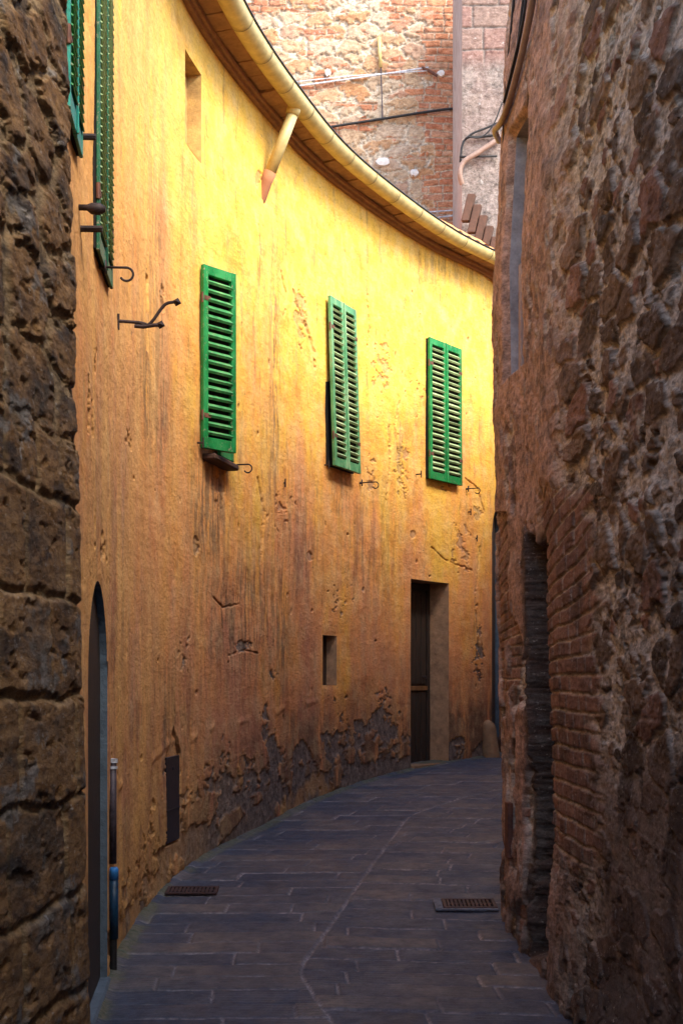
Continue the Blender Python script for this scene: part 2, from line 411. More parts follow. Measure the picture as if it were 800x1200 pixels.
# lost plaster low on the wall
edge = .12 + .46 * ss(6.5 * K, 10.2 * K, Y) * (1 - ss(13.0 * K, 14.6 * K, Y)) + .12 * ss(5, 8 * K, 14 * K - Y)
pn = fbm(U * 1.8, V * 2.6, 6, 11, .62)
low = edge + (pn - .5) * 2.1 - H
lowmask = ss(-.02, .015, low) * ss(.46, .50, fbm(U * 1.6 + 3, V * 2.4, 6, 41, .62) + .04 * (Y > 9 * K) + .10 * np.exp(-H / .2))
chips = [  # px, py, rx, ry, threshold
    (352, 372, 12, 55, .50), (447, 430, 22, 70, .60), (470, 545, 20, 75, .61), (435, 560, 12, 60, .60), (285, 757, 18, 10, .45), (318, 790, 14, 12, .55),
    (230, 640, 5, 16, .42), (256, 570, 12, 40, .52), (362, 655, 5, 14, .45), (484, 626, 4, 5, .2), (310, 845, 10, 40, .55), (196, 900, 8, 40, .55),
    (120, 640, 4, 24, .42), (560, 770, 14, 60, .60), (540, 640, 22, 60, .63), (262, 900, 18, 70, .62), (560, 600, 10, 15, .5),
    (104, 480, 3, 60, .48), (400, 700, 30, 50, .68), (520, 560, 30, 40, .69), (112, 420, 3, 30, .5), (150, 520, 8, 40, .58), (450, 820, 30, 40, .66),
    (500, 450, 60, 60, .72), (330, 600, 40, 60, .71), (215, 770, 20, 60, .68), (304, 210, 6, 14, .4), (250, 535, 10, 10, .4), (190, 350, 6, 30, .55)]
cn = fbm(U * 6, V * 10, 5, 21, .62)
chip = np.zeros_like(U)
for (cx, cy, rx, ry, th) in chips:
    e = np.clip(1 - ((pxU - cx) / rx) ** 2 - ((pyU - cy) / ry) ** 2, 0, 1)
    chip = np.maximum(chip, ss(th, th + .03, cn * np.sqrt(e) + .0 * e + .12 * e) * (e > 0))
holes = np.zeros_like(U)
rs = np.random.RandomState(5)
for _ in range(70):
    cx = rs.uniform(110, 575); cy = rs.uniform(330, 930); cu, cz = fpt(cx, cy); r = rs.uniform(.008, .026); ee = rs.uniform(.4, 1.6)
    i0, i1 = np.searchsorted(us, [cu - .1, cu + .1]); j0, j1 = np.searchsorted(vs, [cz - .1, cz + .1])
    sub = np.s_[j0:j1, i0:i1]; d = np.hypot((U[sub] - cu) / ee, (V[sub] - cz) * ee); holes[sub] = np.maximum(holes[sub], ss(1.2, .6, d / r + .5 * (cn[sub] - .5)))
cr = np.abs(fbm(U * 1.3, V * .9, 5, 61, .6) - .5)
crack = ss(.0035, .0, cr) * ss(.5, .56, fbm(U * .8, V * .8, 2, 63))
def lines(L):
    m = np.zeros_like(U)
    wv = 5 * (fbm(U * 14, V * 14, 4, 66, .65) - .5)
    for w_, pts in L:
        xs_ = [p[0] for p in pts]; ys_ = [p[1] for p in pts]
        i0 = max(0, np.searchsorted(us, fpt(min(xs_) - 8, 500)[0]) - 1); i1 = np.searchsorted(us, fpt(max(xs_) + 8, 500)[0]) + 1
        sb = np.s_[:, i0:i1]; a_ = pxU[sb] + wv[sb] * .6; b_ = pyU[sb] + wv[sb]
        for (x1, y1), (x2, y2) in zip(pts[:-1], pts[1:]):
            dx = x2 - x1; dy = y2 - y1; t = np.clip(((a_ - x1) * dx + (b_ - y1) * dy) / (dx * dx + dy * dy), 0, 1)
            d = np.hypot(a_ - x1 - t * dx, b_ - y1 - t * dy); m[sb] = np.maximum(m[sb], ss(w_, w_ * .4, d + .9 * w_ * (cn[sb] - .45)))
    return m
crk = lines([(2.0, [(343, 335), (349, 358), (355, 372), (362, 392), (368, 412), (369, 432)]), (1.2, [(330, 318), (336, 345), (333, 372)]), (1.0, [(491, 292), (491, 394)]),
    (1.4, [(431, 345), (433, 385), (430, 418)]), (1.3, [(455, 500), (457, 545), (452, 590)]), (1.2, [(468, 470), (462, 500), (466, 530)]), (1.2, [(268, 768), (290, 762), (302, 766)]),
    (1.1, [(505, 640), (520, 655), (552, 668)]), (1.0, [(545, 560), (560, 572), (568, 600)]), (1.2, [(103, 440), (104, 500)]), (1.0, [(108, 470), (109, 510)]),
    (1.2, [(250, 700), (262, 712), (280, 708)]), (1.0, [(562, 640), (556, 700), (560, 760)]), (1.3, [(303, 560), (310, 600), (306, 660)])])
crk = crk * ss(.38, .50, fbm(U * 7 + V * 3, V * 9, 4, 67, .65) + .08)
hz = np.abs((H - .95 - .10 * fbm(U * 1.5, U * 0, 3, 5)))
ledge = ss(.05, .0, hz) * ss(.5, .6, fbm(U * 2, V * 0, 3, 71)) * (Y > 6.9 * K) * (Y < 12.5 * K)
peel = np.clip(lowmask + chip, 0, 1)
D += -.010 * peel * (1 + .9 * (fbm(U * 24, V * 18, 3, 31) - .3)) - .028 * holes - .004 * crack - .018 * crk + .010 * ledge
# raised lip of plaster around losses
lip = np.exp(-((low + .03) / .02) ** 2) * (1 - lowmask); D += .005 * lip
# filled chase under the downpipe, slot beside the iron bracket
cxl = FC.u_px(311, 8, 12); wob = .03 * (fbm(V * 2, V * 0, 3, 9) - .5)
chase = ss(.16, .12, np.abs(U - cxl - .04 - wob - .06 * ss(EYE + 3.6, EYE + 1.6, V))) * ss(EYE + .7, EYE + 1.5, V) * (V < EYE + 3.65 * K)
D += .008 * chase
su, sz0 = fpt(171.5, 408); _, sz1 = fpt(171.5, 325)
slot = ss(.05, .035, np.abs(U - su - .02 * (fbm(V * 7, V * 0, 2, 3) - .5))) * ss(sz0 - .02, sz0, V) * ss(sz1 + .02, sz1, V)
D -= .045 * slot
pu = FC.u_px(130.5, 5.5, 8); pz1 = fpt(130, 850)[1]; pw = np.clip((pz1 - V) / .25, 0, 1)
pchase = ss(.085, .07, np.abs(U - pu) / np.maximum(pw, .05)) * (V < pz1); D -= .06 * pchase
mu0, mz1 = fpt(195, 888); mu1, _ = fpt(211, 888); mz0 = fpt(195, 990)[1]
mrec = ss(-.012, .0, np.minimum(U - mu0, mu1 - U)) * (V > mz0 - .01) * (V < mz1 + .22 - .2 * np.abs(U - (mu0 + mu1) / 2) / ((mu1 - mu0) / 2)); D -= .025 * mrec
# flatten round openings
keep = np.ones((len(vs) - 1, len(us) - 1), bool)
uc = (us[:-1] + us[1:]) / 2; vc = (vs[:-1] + vs[1:]) / 2; UC, VC = np.meshgrid(uc, vc)
for o in OP.values():
    top = arch_top(o, U); dd = np.maximum(np.maximum(o['u0'] - U, U - o['u1']), np.maximum(o['z0'] - V, V - top))
    D *= ss(0.0, .05, dd) * 1.0 + (dd > .05) * 0
    keep &= ~((UC > o['u0']) & (UC < o['u1']) & (VC > o['z0']) & (VC < arch_top(o, UC)))
D = np.where(V > WT - .03, 0, D)
# masks
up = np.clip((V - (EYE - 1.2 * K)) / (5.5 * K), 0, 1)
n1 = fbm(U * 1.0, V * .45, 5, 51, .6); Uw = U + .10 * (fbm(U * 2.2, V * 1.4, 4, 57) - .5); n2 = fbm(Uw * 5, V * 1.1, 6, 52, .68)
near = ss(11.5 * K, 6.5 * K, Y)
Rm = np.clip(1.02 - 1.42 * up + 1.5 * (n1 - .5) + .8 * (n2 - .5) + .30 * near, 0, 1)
streak = ss(.56, .78, fbm(Uw * 6, V * 1.2, 6, 53, .68)) * .55
for (cx, cy, rx, ry, a) in [(181, 340, 12, 110, 1), (172, 430, 12, 80, 1), (322, 420, 6, 170, .5), (306, 300, 4, 60, .4), (250, 560, 10, 30, 1), (400, 580, 10, 30, .5), (140, 760, 14, 160, .5), (330, 730, 10, 110, .5), (185, 470, 14, 70, .7), (245, 590, 22, 60, 1.0), (280, 720, 60, 90, .5), (350, 640, 30, 90, .35), (318, 520, 8, 120, .5),
                            (224, 240, 8, 60, .35), (430, 640, 40, 80, .3), (530, 310, 60, 25, .3), (120, 600, 20, 200, .35), (190, 860, 50, 120, .5), (160, 330, 25, 90, .25)]:
    e = np.exp(-((pxU - cx) / rx) ** 2 - ((pyU - cy) / ry) ** 2); streak = np.maximum(streak, 1.9 * a * e * ss(.38, .64, fbm(Uw * 11, V * 1.6, 6, 54, .7)))
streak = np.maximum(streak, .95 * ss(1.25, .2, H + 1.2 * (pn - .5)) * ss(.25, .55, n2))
G = np.clip(np.maximum(peel * (1 - .0 * H), np.maximum(holes, np.maximum(crack * .25, crk * .75))), 0, 1)
G = np.where(slot > .5, .7, G); G = np.clip(G, 0, 1)
# high chips show pale undercoat, not dark rubble
G *= 1 - .55 * ss(EYE + .2, EYE + 1.6, V) * (holes < .3)
A = np.clip(.7 * lip * ss(.45, .6, pn) + .35 * chase + .85 * ss(10.6 * K, 7.2 * K, Y + 1.6 * (n1 - .5)) * ss(.25, .6, fbm(Uw * 3, V * .8, 6, 82, .65)) + .55 * ss(.62, .7, fbm(U * 1.2, V * .9, 4, 81)) * ss(EYE + .5, EYE - .6, V), 0, 1)
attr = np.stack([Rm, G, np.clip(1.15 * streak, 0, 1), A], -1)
P = np.stack([X + NX * D, Y + NY * D, V], -1)
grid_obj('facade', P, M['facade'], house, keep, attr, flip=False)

def reveal(o, name, material, back, extra_back=None):
    """the four sides of an opening and its back, as one mesh for the sides"""
    m = MB(); n = 24; u0, u1, d = o['u0'], o['u1'], o['d']
    prof = [(u0, o['z0'])] + [(u, float(arch_top(o, np.array([u]))[0])) for u in np.linspace(u0, u1, n if o['arch'] else 8)] + [(u1, o['z0'])]
    if o['arch']: prof = [(u0, o['z0'])] + [((u0 + u1) / 2 - (u1 - u0) / 2 * math.cos(a), float(arch_top(o, np.array([(u0 + u1) / 2 - (u1 - u0) / 2 * math.cos(a)]))[0])) for a in np.linspace(0, math.pi, n)] + [(u1, o['z0'])]
    x, y, nx, ny, tx, ty = FC.at((u0 + u1) / 2)
    for i, (a, b) in enumerate(zip(prof, prof[1:] + prof[:1])):
        f = [FC.pt(a[0], a[1], .0), FC.pt(b[0], b[1], .0)]
        # go straight in along the mid normal
        inn = Vector((float(-nx), float(-ny), 0)) * d
        m.add([f[0], f[1], f[1] + inn, f[0] + inn], [(0, 1, 2, 3)])
    r = m.build(name, material, house)
    if back:
        mb = MB(); vv = [FC.pt(a[0], a[1], 0) + Vector((float(-nx), float(-ny), 0)) * (d - .002) for a in prof]
        mb.add(vv, [tuple(range(len(vv)))]); mb.build(back[0], back[1], house, label=back[2] if len(back) > 2 else None)
    return (x, y, nx, ny, tx, ty)
reveal(OP['arch_near'], 'door_reveal', M['jamb'], ('door', M['door'], 'dark arched door behind the corner of the stone wall'))
reveal(OP['small_window'], 'window_reveal', M['reveal'], ('window_back', M['door'], 'small square blind window beside the door'))
reveal(OP['slot_window'], 'window_reveal', M['upper_reveal'], ('window_back', M['upper_reveal'], 'walled up slot window high on the wall'))
reveal(OP['far_arch'], 'door_reveal', M['jamb'], ('door', M['door'], 'dark arched door at the far bend'))
reveal(OP['window_near'], 'window_reveal', M['reveal'], ('window_back', M['hole']))
# main door leaf with panels, rail and frame
o = OP['main_door']; x, y, nx, ny, tx, ty = reveal(o, 'door_reveal', M['reveal'], ('door_back', M['hole']))
T = Vector((float(tx), float(ty), 0)); NN = Vector((float(nx), float(ny), 0)); ZV = Vector((0, 0, 1))
p0 = FC.pt(o['u0'], 0, 0) - NN * (o['d'] - .0); gd = float(gz(p0.y)); w = o['u1'] - o['u0']
def dbox(m, a, z0, wd, h, out, th, bev=.004): m.box(p0 + T * a + ZV * z0 + NN * (out - th), T * wd, ZV * h, NN * th, bev)
zt = o['z1'] - gd
m = MB(); dbox(m, .06, gd - .05, w - .12, zt + .04, .05, .04); dr = m.build('door', M['door'], house, label='dark wooden plank door in the deep doorway')
m = MB(); dbox(m, .0, gd - .05, .07, zt + .05, .075, .07); dbox(m, w - .07, gd - .05, .07, zt + .05, .075, .07); dbox(m, .07, gd + zt - .09, w - .14, .08, .075, .07); m.build('door_frame', M['door'], dr)
m = MB()
for a in np.arange(.10, w - .16, .125): dbox(m, a, gd + .98, .11, zt - 1.12, .066, .014); dbox(m, a, gd + .02, .11, .86, .066, .014)
m.build('door_board', M['door'], dr)
m = MB(); dbox(m, .09, gd + .90, w - .18, .055, .085, .03); m.build('door_rail', M['brownwood'], dr, label='brown middle rail of the door')
m = MB(); m.tube([p0 + T * (w - .18) + ZV * (gd + 1.06) + NN * .07, p0 + T * (w - .18) + ZV * (gd + 1.06) + NN * .12], .018, 8); m.tube([p0 + T * (w - .18) + ZV * (gd + 1.06) + NN * .12, p0 + T * (w - .28) + ZV * (gd + 1.06) + NN * .12], .01, 8); m.build('door_handle', M['iron'], dr)
m = MB(); m.box(FC.pt(o['u0'], gd - .12, 0) - NN * o['d'] + T * .01, T * (w - .02), ZV * .155, NN * (o['d'] + .03), .01); m.build('threshold', M['guard'], house)

# ---- shutters
def shutter(O, T, Uv, Nn, w, h, nsl, matf, matl, hingeleft=True, label=None, tilt=38, th=.035):
    """one louvred leaf: O = lower near corner on its back plane"""
    T = T.normalized(); Nn = Nn.normalized(); st = .052 if w > .3 else .042
    f = MB()
    f.box(O, T * st, Uv * h, Nn * th, .004); f.box(O + T * (w - st), T * st, Uv * h, Nn * th, .004)
    f.box(O + T * (st + .0005) + Nn * .001, T * (w - 2 * st - .001), Uv * .09, Nn * (th - .003), .003)
    f.box(O + T * (st + .0005) + Uv * (h - .075) + Nn * .001, T * (w - 2 * st - .001), Uv * .074, Nn * (th - .003), .003)
    s = f.build('shutter', matf, house, label=label)
    m = MB(); z0 = .10; z1 = h - .085; pit = (z1 - z0) / nsl; a = R(tilt)
    for i in range(nsl):
        j = random.gauss(0, .07)
        c = O + T * (st - .004) + Uv * (z0 + pit * (i + .12)) + Nn * (th - .003 + (.010 if th < .02 else 0))
        dd = (-Nn * math.cos(a + j) + Uv * math.sin(a + j)) * (.035 * 1.15 if th < .02 else th * 1.15); tk = (Uv * math.cos(a) + Nn * math.sin(a)) * (.006 if th < .02 else min(.022, pit * .42))
        m.box(c, T * (w - 2 * st + .008), dd, tk)
    m.build('louvre', matl, s)
    m = MB(); m.box(O + T * st * .9 + Nn * .0005, T * (w - 2 * st * .9), Uv * h * .0 + Uv * (h - .02), Nn * .0015); m.build('backing', M['hole'], s)
    for zf in (.18, .82):
        m = MB(); e = O if hingeleft else O + T * w
        m.tube([e + Uv * (h * zf - .04) + Nn * (th * .6), e + Uv * (h * zf + .04) + Nn * (th * .6)], .011, 8)
        d = T if hingeleft else -T
        m.box(e + d * .002 + Uv * (h * zf - .02) + Nn * (th + .0005), d * .07, Uv * .035, Nn * .003); m.build('hinge', M['rust'], s)
    return s
def wall_pair(pl, pr, yt, yb, nsl, matf, matl, lean=0.0, off=.03, ymin=5, ymax=15.9, th=.035, lab=(None, None), z=None):
    ul = FC.u_px(pl, ymin, ymax); ur = FC.u_px(pr, ymin, ymax)
    A = FC.pt(ul, 0, off); B = FC.pt(ur, 0, off); T = (B - A); W = T.length; T.normalize(); Nn = Vector((T.y, -T.x, 0))
    if z: z0, z1 = z
    else: z1 = EYE + (HZ - yt) * A.y / F; z0 = EYE + (HZ - yb) * A.y / F
    h = z1 - z0; Uv = (Vector((0, 0, h)) - Nn * lean).normalized()
    O = Vector((A.x, A.y, z0)) + Nn * lean; N2 = T.cross(Uv); N2 = N2 if N2.dot(Nn) > 0 else -N2
    hw = W / 2 - .002
    shutter(O, T, Uv, N2, hw, h, nsl, matf, matl, True, lab[0], th=th); shutter(O + T * (W - hw), T, Uv, N2, hw, h, nsl, matf, matl, False, lab[1], th=th)
    f = MB()  # casing behind the leaves so the pair stands off the wall
    f.box(O + Uv * .01 - N2 * (off + lean * .9 + .02), T * W, Uv * (h - .02), N2 * (off + .018), 0); f.build('window_casing', M['hole'], house)
    m = MB(); m.box(O + T * (W / 2 - .008) + N2 * (th + .001), T * .016, Uv * h, N2 * .008, .002); m.build('meeting_strip', matf, house)
wall_pair(380.5, 411, 346, 546, 24, M['palegreen'], M['louvrepale'], .055, ymin=11, ymax=13.5, lab=('faded green shutter leaf leaning off the wall', 'faded green shutter leaf leaning off the wall, far side'))
wall_pair(498, 535.5, 395, 561, 22, M['green'], M['louvrepale'], .01, ymin=13, ymax=15.1, lab=('bright green shutter leaf nearest the bend', 'bright green shutter leaf nearest the bend, far side'))
wall_pair(110, 126.5, 0, 320, 36, M['darkgreen'], M['louvrepale'], .0, ymin=5.6, ymax=7.2, z=(EYE + 1.82 * K, EYE + 3.20 * K), off=.012, th=.018, lab=('tall dark green shutter leaf', 'tall dark green shutter leaf'))
wall_pair(74, 90, 0, 220, 36, M['teal'], M['louvre'], .0, ymin=4.7, ymax=6.2, z=(EYE + 2.0 * K, EYE + 3.4 * K), off=.012, th=.018, lab=('teal shutter leaf half hidden by the stone corner', 'teal shutter leaf half hidden by the stone corner'))
# near window: leaf standing ajar
A = Vector((-165 / F * 9.36 * K, 9.36 * K, 0)); B = Vector((-127 / F * 9.60 * K, 9.60 * K, 0)); T = B - A; w = T.length; T.normalize(); Nn = Vector((T.y, -T.x, 0))
z0 = EYE + 275 / F * 9.36 * K; z1 = EYE + 490 / F * 9.36 * K
shutter(Vector((A.x, A.y, z0)), T, ZV, Nn, w, z1 - z0, 18, M['green'], M['louvre'], True, 'glossy green shutter leaf standing ajar', th=.04)
C0 = FC.pt(OP['window_near']['u1'] + .02, 0, .03); C1 = FC.pt(OP['window_near']['u0'] + .29, 0, .03); T2 = C0 - C1; w2 = T2.length; T2.normalize()
shutter(Vector((C1.x, C1.y, z0)), T2, ZV, Vector((T2.y, -T2.x, 0)), w2, z1 - z0, 18, M['green'], M['louvre'], False, 'closed green leaf behind the one ajar')
q = OP['window_near']; a0 = FC.pt(q['u0'] - .02, z0 - .075, -.02); a1 = FC.pt(q['u1'] + .02, z0 - .075, -.02); tt = a1 - a0; nn = Vector((tt.y, -tt.x, 0)).normalized()
m = MB(); m.box(a0, tt, ZV * .05, nn * .13, .012); m.build('window_sill', M['rafter'], house)

# ---- iron hooks, pins, bracket
def hook(px, py, L=.16, ln=.17, ymin=5.5, ymax=15.5, label=None):
    u = FC.u_px(px, ymin, ymax); y = float(np.interp(u, FC.u, FC.P[:, 1])); z = EYE + (HZ - py) * y / F
    x, yy, nx, ny, tx, ty = [float(v) for v in FC.at(u)]; n = Vector((nx, ny, 0)); t = Vector((tx, ty, 0)); p = Vector((x, yy, z))
    m = MB(); m.tube([p - n * .03, p + n * .03], .012, 6)
    m.tube([p + n * .03 + ZV * .035, p + n * .03 - ZV * .035], .008, 6)
    e = p + n * ln
    pts = [p + n * .02, e] + [e + n * (.0 + .035 * math.sin(a)) - ZV * (.035 - .035 * math.cos(a)) for a in np.linspace(.3, 4.2, 12)]
    m.tube(pts, .0065, 6); m.build('shutter_hook', M['iron'], house, smooth=True, label=label)
hook(117, 313, ln=.14, ymin=5.9, ymax=7.2); hook(268, 545, ln=.17, ymin=9, ymax=11); hook(421, 566, ln=.19); hook(546, 573, ln=.16)
def pin(px, py, ln=.05, r=.008, ymin=5.5, ymax=15.5, name='wall_pin'):
    u = FC.u_px(px, ymin, ymax); y = float(np.interp(u, FC.u, FC.P[:, 1])); z = EYE + (HZ - py) * y / F
    m = MB(); m.tube([FC.pt(u, z, -.03), FC.pt(u, z, ln)], r, 6); m.tube([FC.pt(u, z - .04, ln), FC.pt(u, z + .04, ln)], r * .9, 6); m.build(name, M['iron'], house)
pin(231, 519, .05, ymin=8.5, ymax=10); pin(379, 545, .06, ymin=11, ymax=13); pin(487, 556, .07); pin(548, 600, .04); pin(332, 566, .02)
pin(557, 631, .02)
# shutter stays between the two tall shutters
for px, py, ln, r in ((91, 160, .085, .016), (95, 268, .10, .016)):
    u = FC.u_px(px, 5.0, 6.5); y = float(np.interp(u, FC.u, FC.P[:, 1])); z = EYE + (HZ - py) * y / F
    m = MB(); m.tube([FC.pt(u, z, -.02), FC.pt(u, z, ln)], r, 8); m.build('shutter_stay', M['iron'], house)
u = FC.u_px(92, 5.0, 6.5); z = EYE + (HZ - 243) * float(np.interp(u, FC.u, FC.P[:, 1])) / F
m = MB(); m.tube([FC.pt(u, z, -.02), FC.pt(u, z, .04), FC.pt(u, z - .004, .06), FC.pt(u, z - .006, .10), FC.pt(u, z - .006, .125)], [.014, .014, .026, .028, .012], 10); m.build('shutter_stay', M['iron'], house, smooth=True)
# two armed bracket
u = FC.u_px(138.5, 6, 8); b0 = FC.pt(u, 0, 0); yy = b0.y
def bp(px, py, dy=0): return Vector(((px - 400) / F * yy, yy + dy, EYE + (HZ - py) * yy / F))
m = MB()
m.tube([bp(136, 376), bp(163, 378), bp(172, 380)], .010, 8); m.tube([bp(138.5, 368), bp(138.5, 386)], .011, 6)
m.tube([bp(158, 382), bp(168, 383), bp(181, 381), bp(186, 381)], .012, 8)
m.tube([bp(165, 378), bp(170, 383), bp(178, 378), bp(190, 360), bp(196, 355), bp(204, 354)], .010, 8, sub=1)
for cx, cy in ((207.5, 354), (188.5, 380.5)):
    c = bp(cx, cy); k = .026
    m.add([c + Vector(v) * k for v in ((-1, 0, .3), (.25, 0, 1), (1, 0, -.3), (-.25, 0, -1), (0, 1, 0), (0, -1, 0))], [(0, 1, 4), (1, 2, 4), (2, 3, 4), (3, 0, 4), (1, 0, 5), (2, 1, 5), (3, 2, 5), (0, 3, 5)])
m.build('wall_bracket', M['iron'], house, label='forked wrought iron bracket with two square knobs')
# meter cupboard
a = FC.pt(mu0, mz0, -.02); b_ = FC.pt(mu1, mz0, -.02); t = b_ - a; nn = Vector((t.y, -t.x, 0)).normalized()
m = MB(); m.box(a + t * .03, t * .94, ZV * (mz1 - mz0), nn * .02, .003); mt = m.build('meter_cupboard_door', M['meter'], house)
m = MB(); hh = mz1 - mz0; m.box(a + t * .03 + nn * .02 + ZV * hh * .37, t * .94, ZV * .012, nn * .004); m.build('door_seam', M['meter'], mt)
m = MB(); m.box(a + t * .45 + nn * .0205 + ZV * (hh - .10), t * .1, ZV * .02, nn * .006); m.build('keyhole_plate', M['meter'], mt)
# pipes at the arched door
def ppt(py, n=.01): return FC.pt(pu, EYE + (HZ - py) * float(np.interp(pu, FC.u, FC.P[:, 1])) / F, n)
m = MB(); m.tube([ppt(890), ppt(1012)], .021, 12); m.build('wall_pipe', M['pipe'], house, smooth=True)
m = MB(); m.tube([ppt(889), ppt(894)], .027, 12); m.tube([ppt(898), ppt(901)], .026, 12); m.build('pipe_clip', M['wire'], house)
m = MB(); m.tube([ppt(1030, .015), ppt(1100, .015)], .026, 12); bpipe = m.build('drain_pipe', M['bluepipe'], house, smooth=True, label='blue pipe low beside the arched door')
m = MB(); m.tube([ppt(1016, .015), ppt(1019, .015), ppt(1031, .015)], [.019, .0275, .0275], 12); m.build('pipe_collar', M['bluecap'], bpipe, smooth=True)
m = MB(); m.tube([ppt(1100, .012), ppt(1150, .012)], .021, 10); m.build('pipe_foot', M['cable'], house)

# ---- eaves, gutter, roof
def sweep(name, prof, material, parent, u0, u1, step=.06, smooth=False, closed=False, wob=0.0, label=None):
    uu = np.arange(u0, u1, step); prof = list(prof) + ([prof[0]] if closed else [])
    pr = np.array(prof); x, y, nx, ny, _, _ = FC.at(uu)
    w = wob * (fbm(uu * 1.3, uu * 0, 3, 7) - .5)
    P = np.stack([x[None] + nx[None] * pr[:, 0:1], y[None] + ny[None] * pr[:, 0:1], (w[None] + pr[:, 1:2]) + 0 * x[None]], -1)
    return grid_obj(name, P, material, parent, smooth=smooth, label=label)
E0, E1 = 0.2, FC.L - .3
sweep('cornice', [(-.1, WT - .005), (.045, WT - .005), (.05, WT + .022), (.045, WT + .026), (.075, WT + .03), (.08, WT + .055), (.075, WT + .06), (-.1, WT + .061)], M['soffit'], house, E0, E1)
# soffit of flat tiles laid side by side, each a little uneven
m = MB(); uu = E0
while uu < E1:
    L = .30; dz = random.uniform(-.012, .012); a = FC.pt(uu, WT + .063 + dz, .06); b_ = FC.pt(uu + L - .02, WT + .063 + dz, .06); c = FC.pt(uu + L - .02, WT + .078 + dz, .22); d_ = FC.pt(uu, WT + .078 + dz, .22)
    up_ = ZV * .025
    m.add([a, b_, c, d_, a + up_, b_ + up_, c + up_, d_ + up_], [(0, 1, 2, 3), (7, 6, 5, 4), (0, 4, 5, 1), (1, 5, 6, 2), (2, 6, 7, 3), (3, 7, 4, 0)]); uu += L
m.build('soffit', M['soffit'], house)
sweep('fascia', [(-.1, WT + .100), (.14, WT + .103), (.143, WT + .085), (.19, WT + .09), (.205, WT + .095), (.206, WT + .12), (.30, WT + .125), (.30, WT + .15), (-.1, WT + .155)], M['soffit'], house, E0, E1)
GN, GZc, GR = .31, WT + .110, .094
gp = [(GN + GR * math.cos(a), GZc + GR * math.sin(a)) for a in np.linspace(math.pi * .97, 2 * math.pi * 1.02, 15)]
gin = [(GN + (GR - .006) * math.cos(a), GZc + (GR - .006) * math.sin(a)) for a in np.linspace(2 * math.pi * 1.02, math.pi * .97, 15)]
gut = sweep('gutter', gp + gin, M['gutter'], house, E0, E1, .05, smooth=True, closed=True)
m = MB(); m.tube([FC.pt(u, GZc + .012, GN + GR + .004) for u in np.arange(E0, E1, .08)], .009, 6); m.build('gutter_bead', M['cable'], gut, smooth=True)
for u in np.arange(E0 + .3, E1, .62):
    m = MB(); vsx = []; fsx = []
    for j, uu_ in enumerate((u - .007, u + .007)):
        for a in np.linspace(math.pi, 2 * math.pi, 15): vsx.append(FC.pt(uu_, GZc + (GR + .007) * math.sin(a), GN + (GR + .007) * math.cos(a)))
    for k in range(14): fsx.append((k, k + 1, 15 + k + 1, 15 + k))
    m.add(vsx, fsx); m.build('gutter_strap', M['strap'], gut, smooth=True)
# downpipe from the gutter into its clay socket
ug = FC.u_px(311, 9, 12); uo = ug + .14
dtop = FC.pt(uo - .16, GZc - GR + .03, GN - .02); zb = EYE + (HZ - 208) * FC.pt(ug, 0, 0).y / F; dbot = FC.pt(ug - .04, zb, .05)
m = MB(); m.tube([dtop, dbot], .052, 16); dp = m.build('downpipe', M['gutter'], house, smooth=True)
m = MB(); m.tube([dtop + ZV * .03, dtop - (dtop - dbot).normalized() * .07], .062, 16); m.build('pipe_collar', M['gutter'], dp, smooth=True)
m = MB(); m.tube([dbot + (dtop - dbot).normalized() * .03, FC.pt(ug - .045, zb - .06, .02), FC.pt(ug - .04, zb - .20, -.03), FC.pt(ug - .04, zb - .26, -.06)], [.057, .055, .052, .05], 14); m.build('clay_socket', M['terracotta'], house, smooth=True)
# roof of barrel tiles
uu = np.arange(0, FC.L - .3, .022); tt_ = np.arange(-.30, 1.75, .045); UU, TT = np.meshgrid(uu, tt_)
x, y, nx, ny, _, _ = FC.at(UU); per = .21; ph = (UU / per) % 1
bar = .05 * np.abs(np.sin(math.pi * ph)) ** .7 + .02 * (1 - ((TT / .38) % 1)) + .012 * (_h(np.floor(UU / per), np.floor(TT / .38), 3) - .5) + .012 * (fbm(UU * 3, TT * 3, 3, 6) - .5)
zz = WT + .150 + (TT + .30) * math.tan(R(33)) + bar
grid_obj('roof', np.stack([x - nx * TT, y - ny * TT, zz], -1), M['tiles'], house)
# body of the house behind the facade
def body(name, curve, u0, u1, inset, back, z0, z1, material, parent, nseg=60):
    uu = np.linspace(u0, u1, nseg); pts = [curve.pt(u, 0, -inset) for u in uu]
    poly = pts + [Vector(p) for p in back]; m = MB(); n = len(poly)
    vs = [Vector((p.x, p.y, z0)) for p in poly] + [Vector((p.x, p.y, z1)) for p in poly]
    m.add(vs, [(i, (i + 1) % n, n + (i + 1) % n, n + i) for i in range(n)] + [tuple(range(n, 2 * n)), tuple(range(n))[::-1]])
    return m.build(name, material, parent)
body('rear_wall', FC, 0, FC.L - .3, .45, [(-4.5, 25, 0), (-4.5, 5.0, 0)], -1.2, WT + .2, M['reveal'], house)

# ------------------------------------------------------------------ RIGHT HOUSE (rubble)
rhouse = thing('stone_house', 'rough rubble house with worn pink plaster and a brick jamb, right of the alley', 'house', (1.6 * K, 6 * K, float(gz(6 * K))))
RT = EYE + 4.3 * K
LR = .017
def lean(z):
    d = np.asarray(z, float) - EYE; r = LR * np.minimum(d, 2.6) - .055 * np.maximum(d - 2.6, 0); return r if r.ndim else float(r)
def rlean(px, py):
    uu = np.linspace(RC.u_of_Y(3.5), RC.u_of_Y(7.62), 1500); x, y, _, _, _, _ = RC.at(uu); z = EYE + (HZ - py) * y / F
    return float(uu[int(np.argmin(np.abs(400 + F * (x - lean(z)) / y - px)))])
wl = rlean(619, 300); wr = rlean(597, 300)
RO = dict(u0=wl, u1=wr, z0=EYE + (HZ - 440) * 7.35 * K / F, z1=EYE + (HZ - 128) * 7.05 * K / F, d=.36, arch=0)
uy = RC.u_of_Y
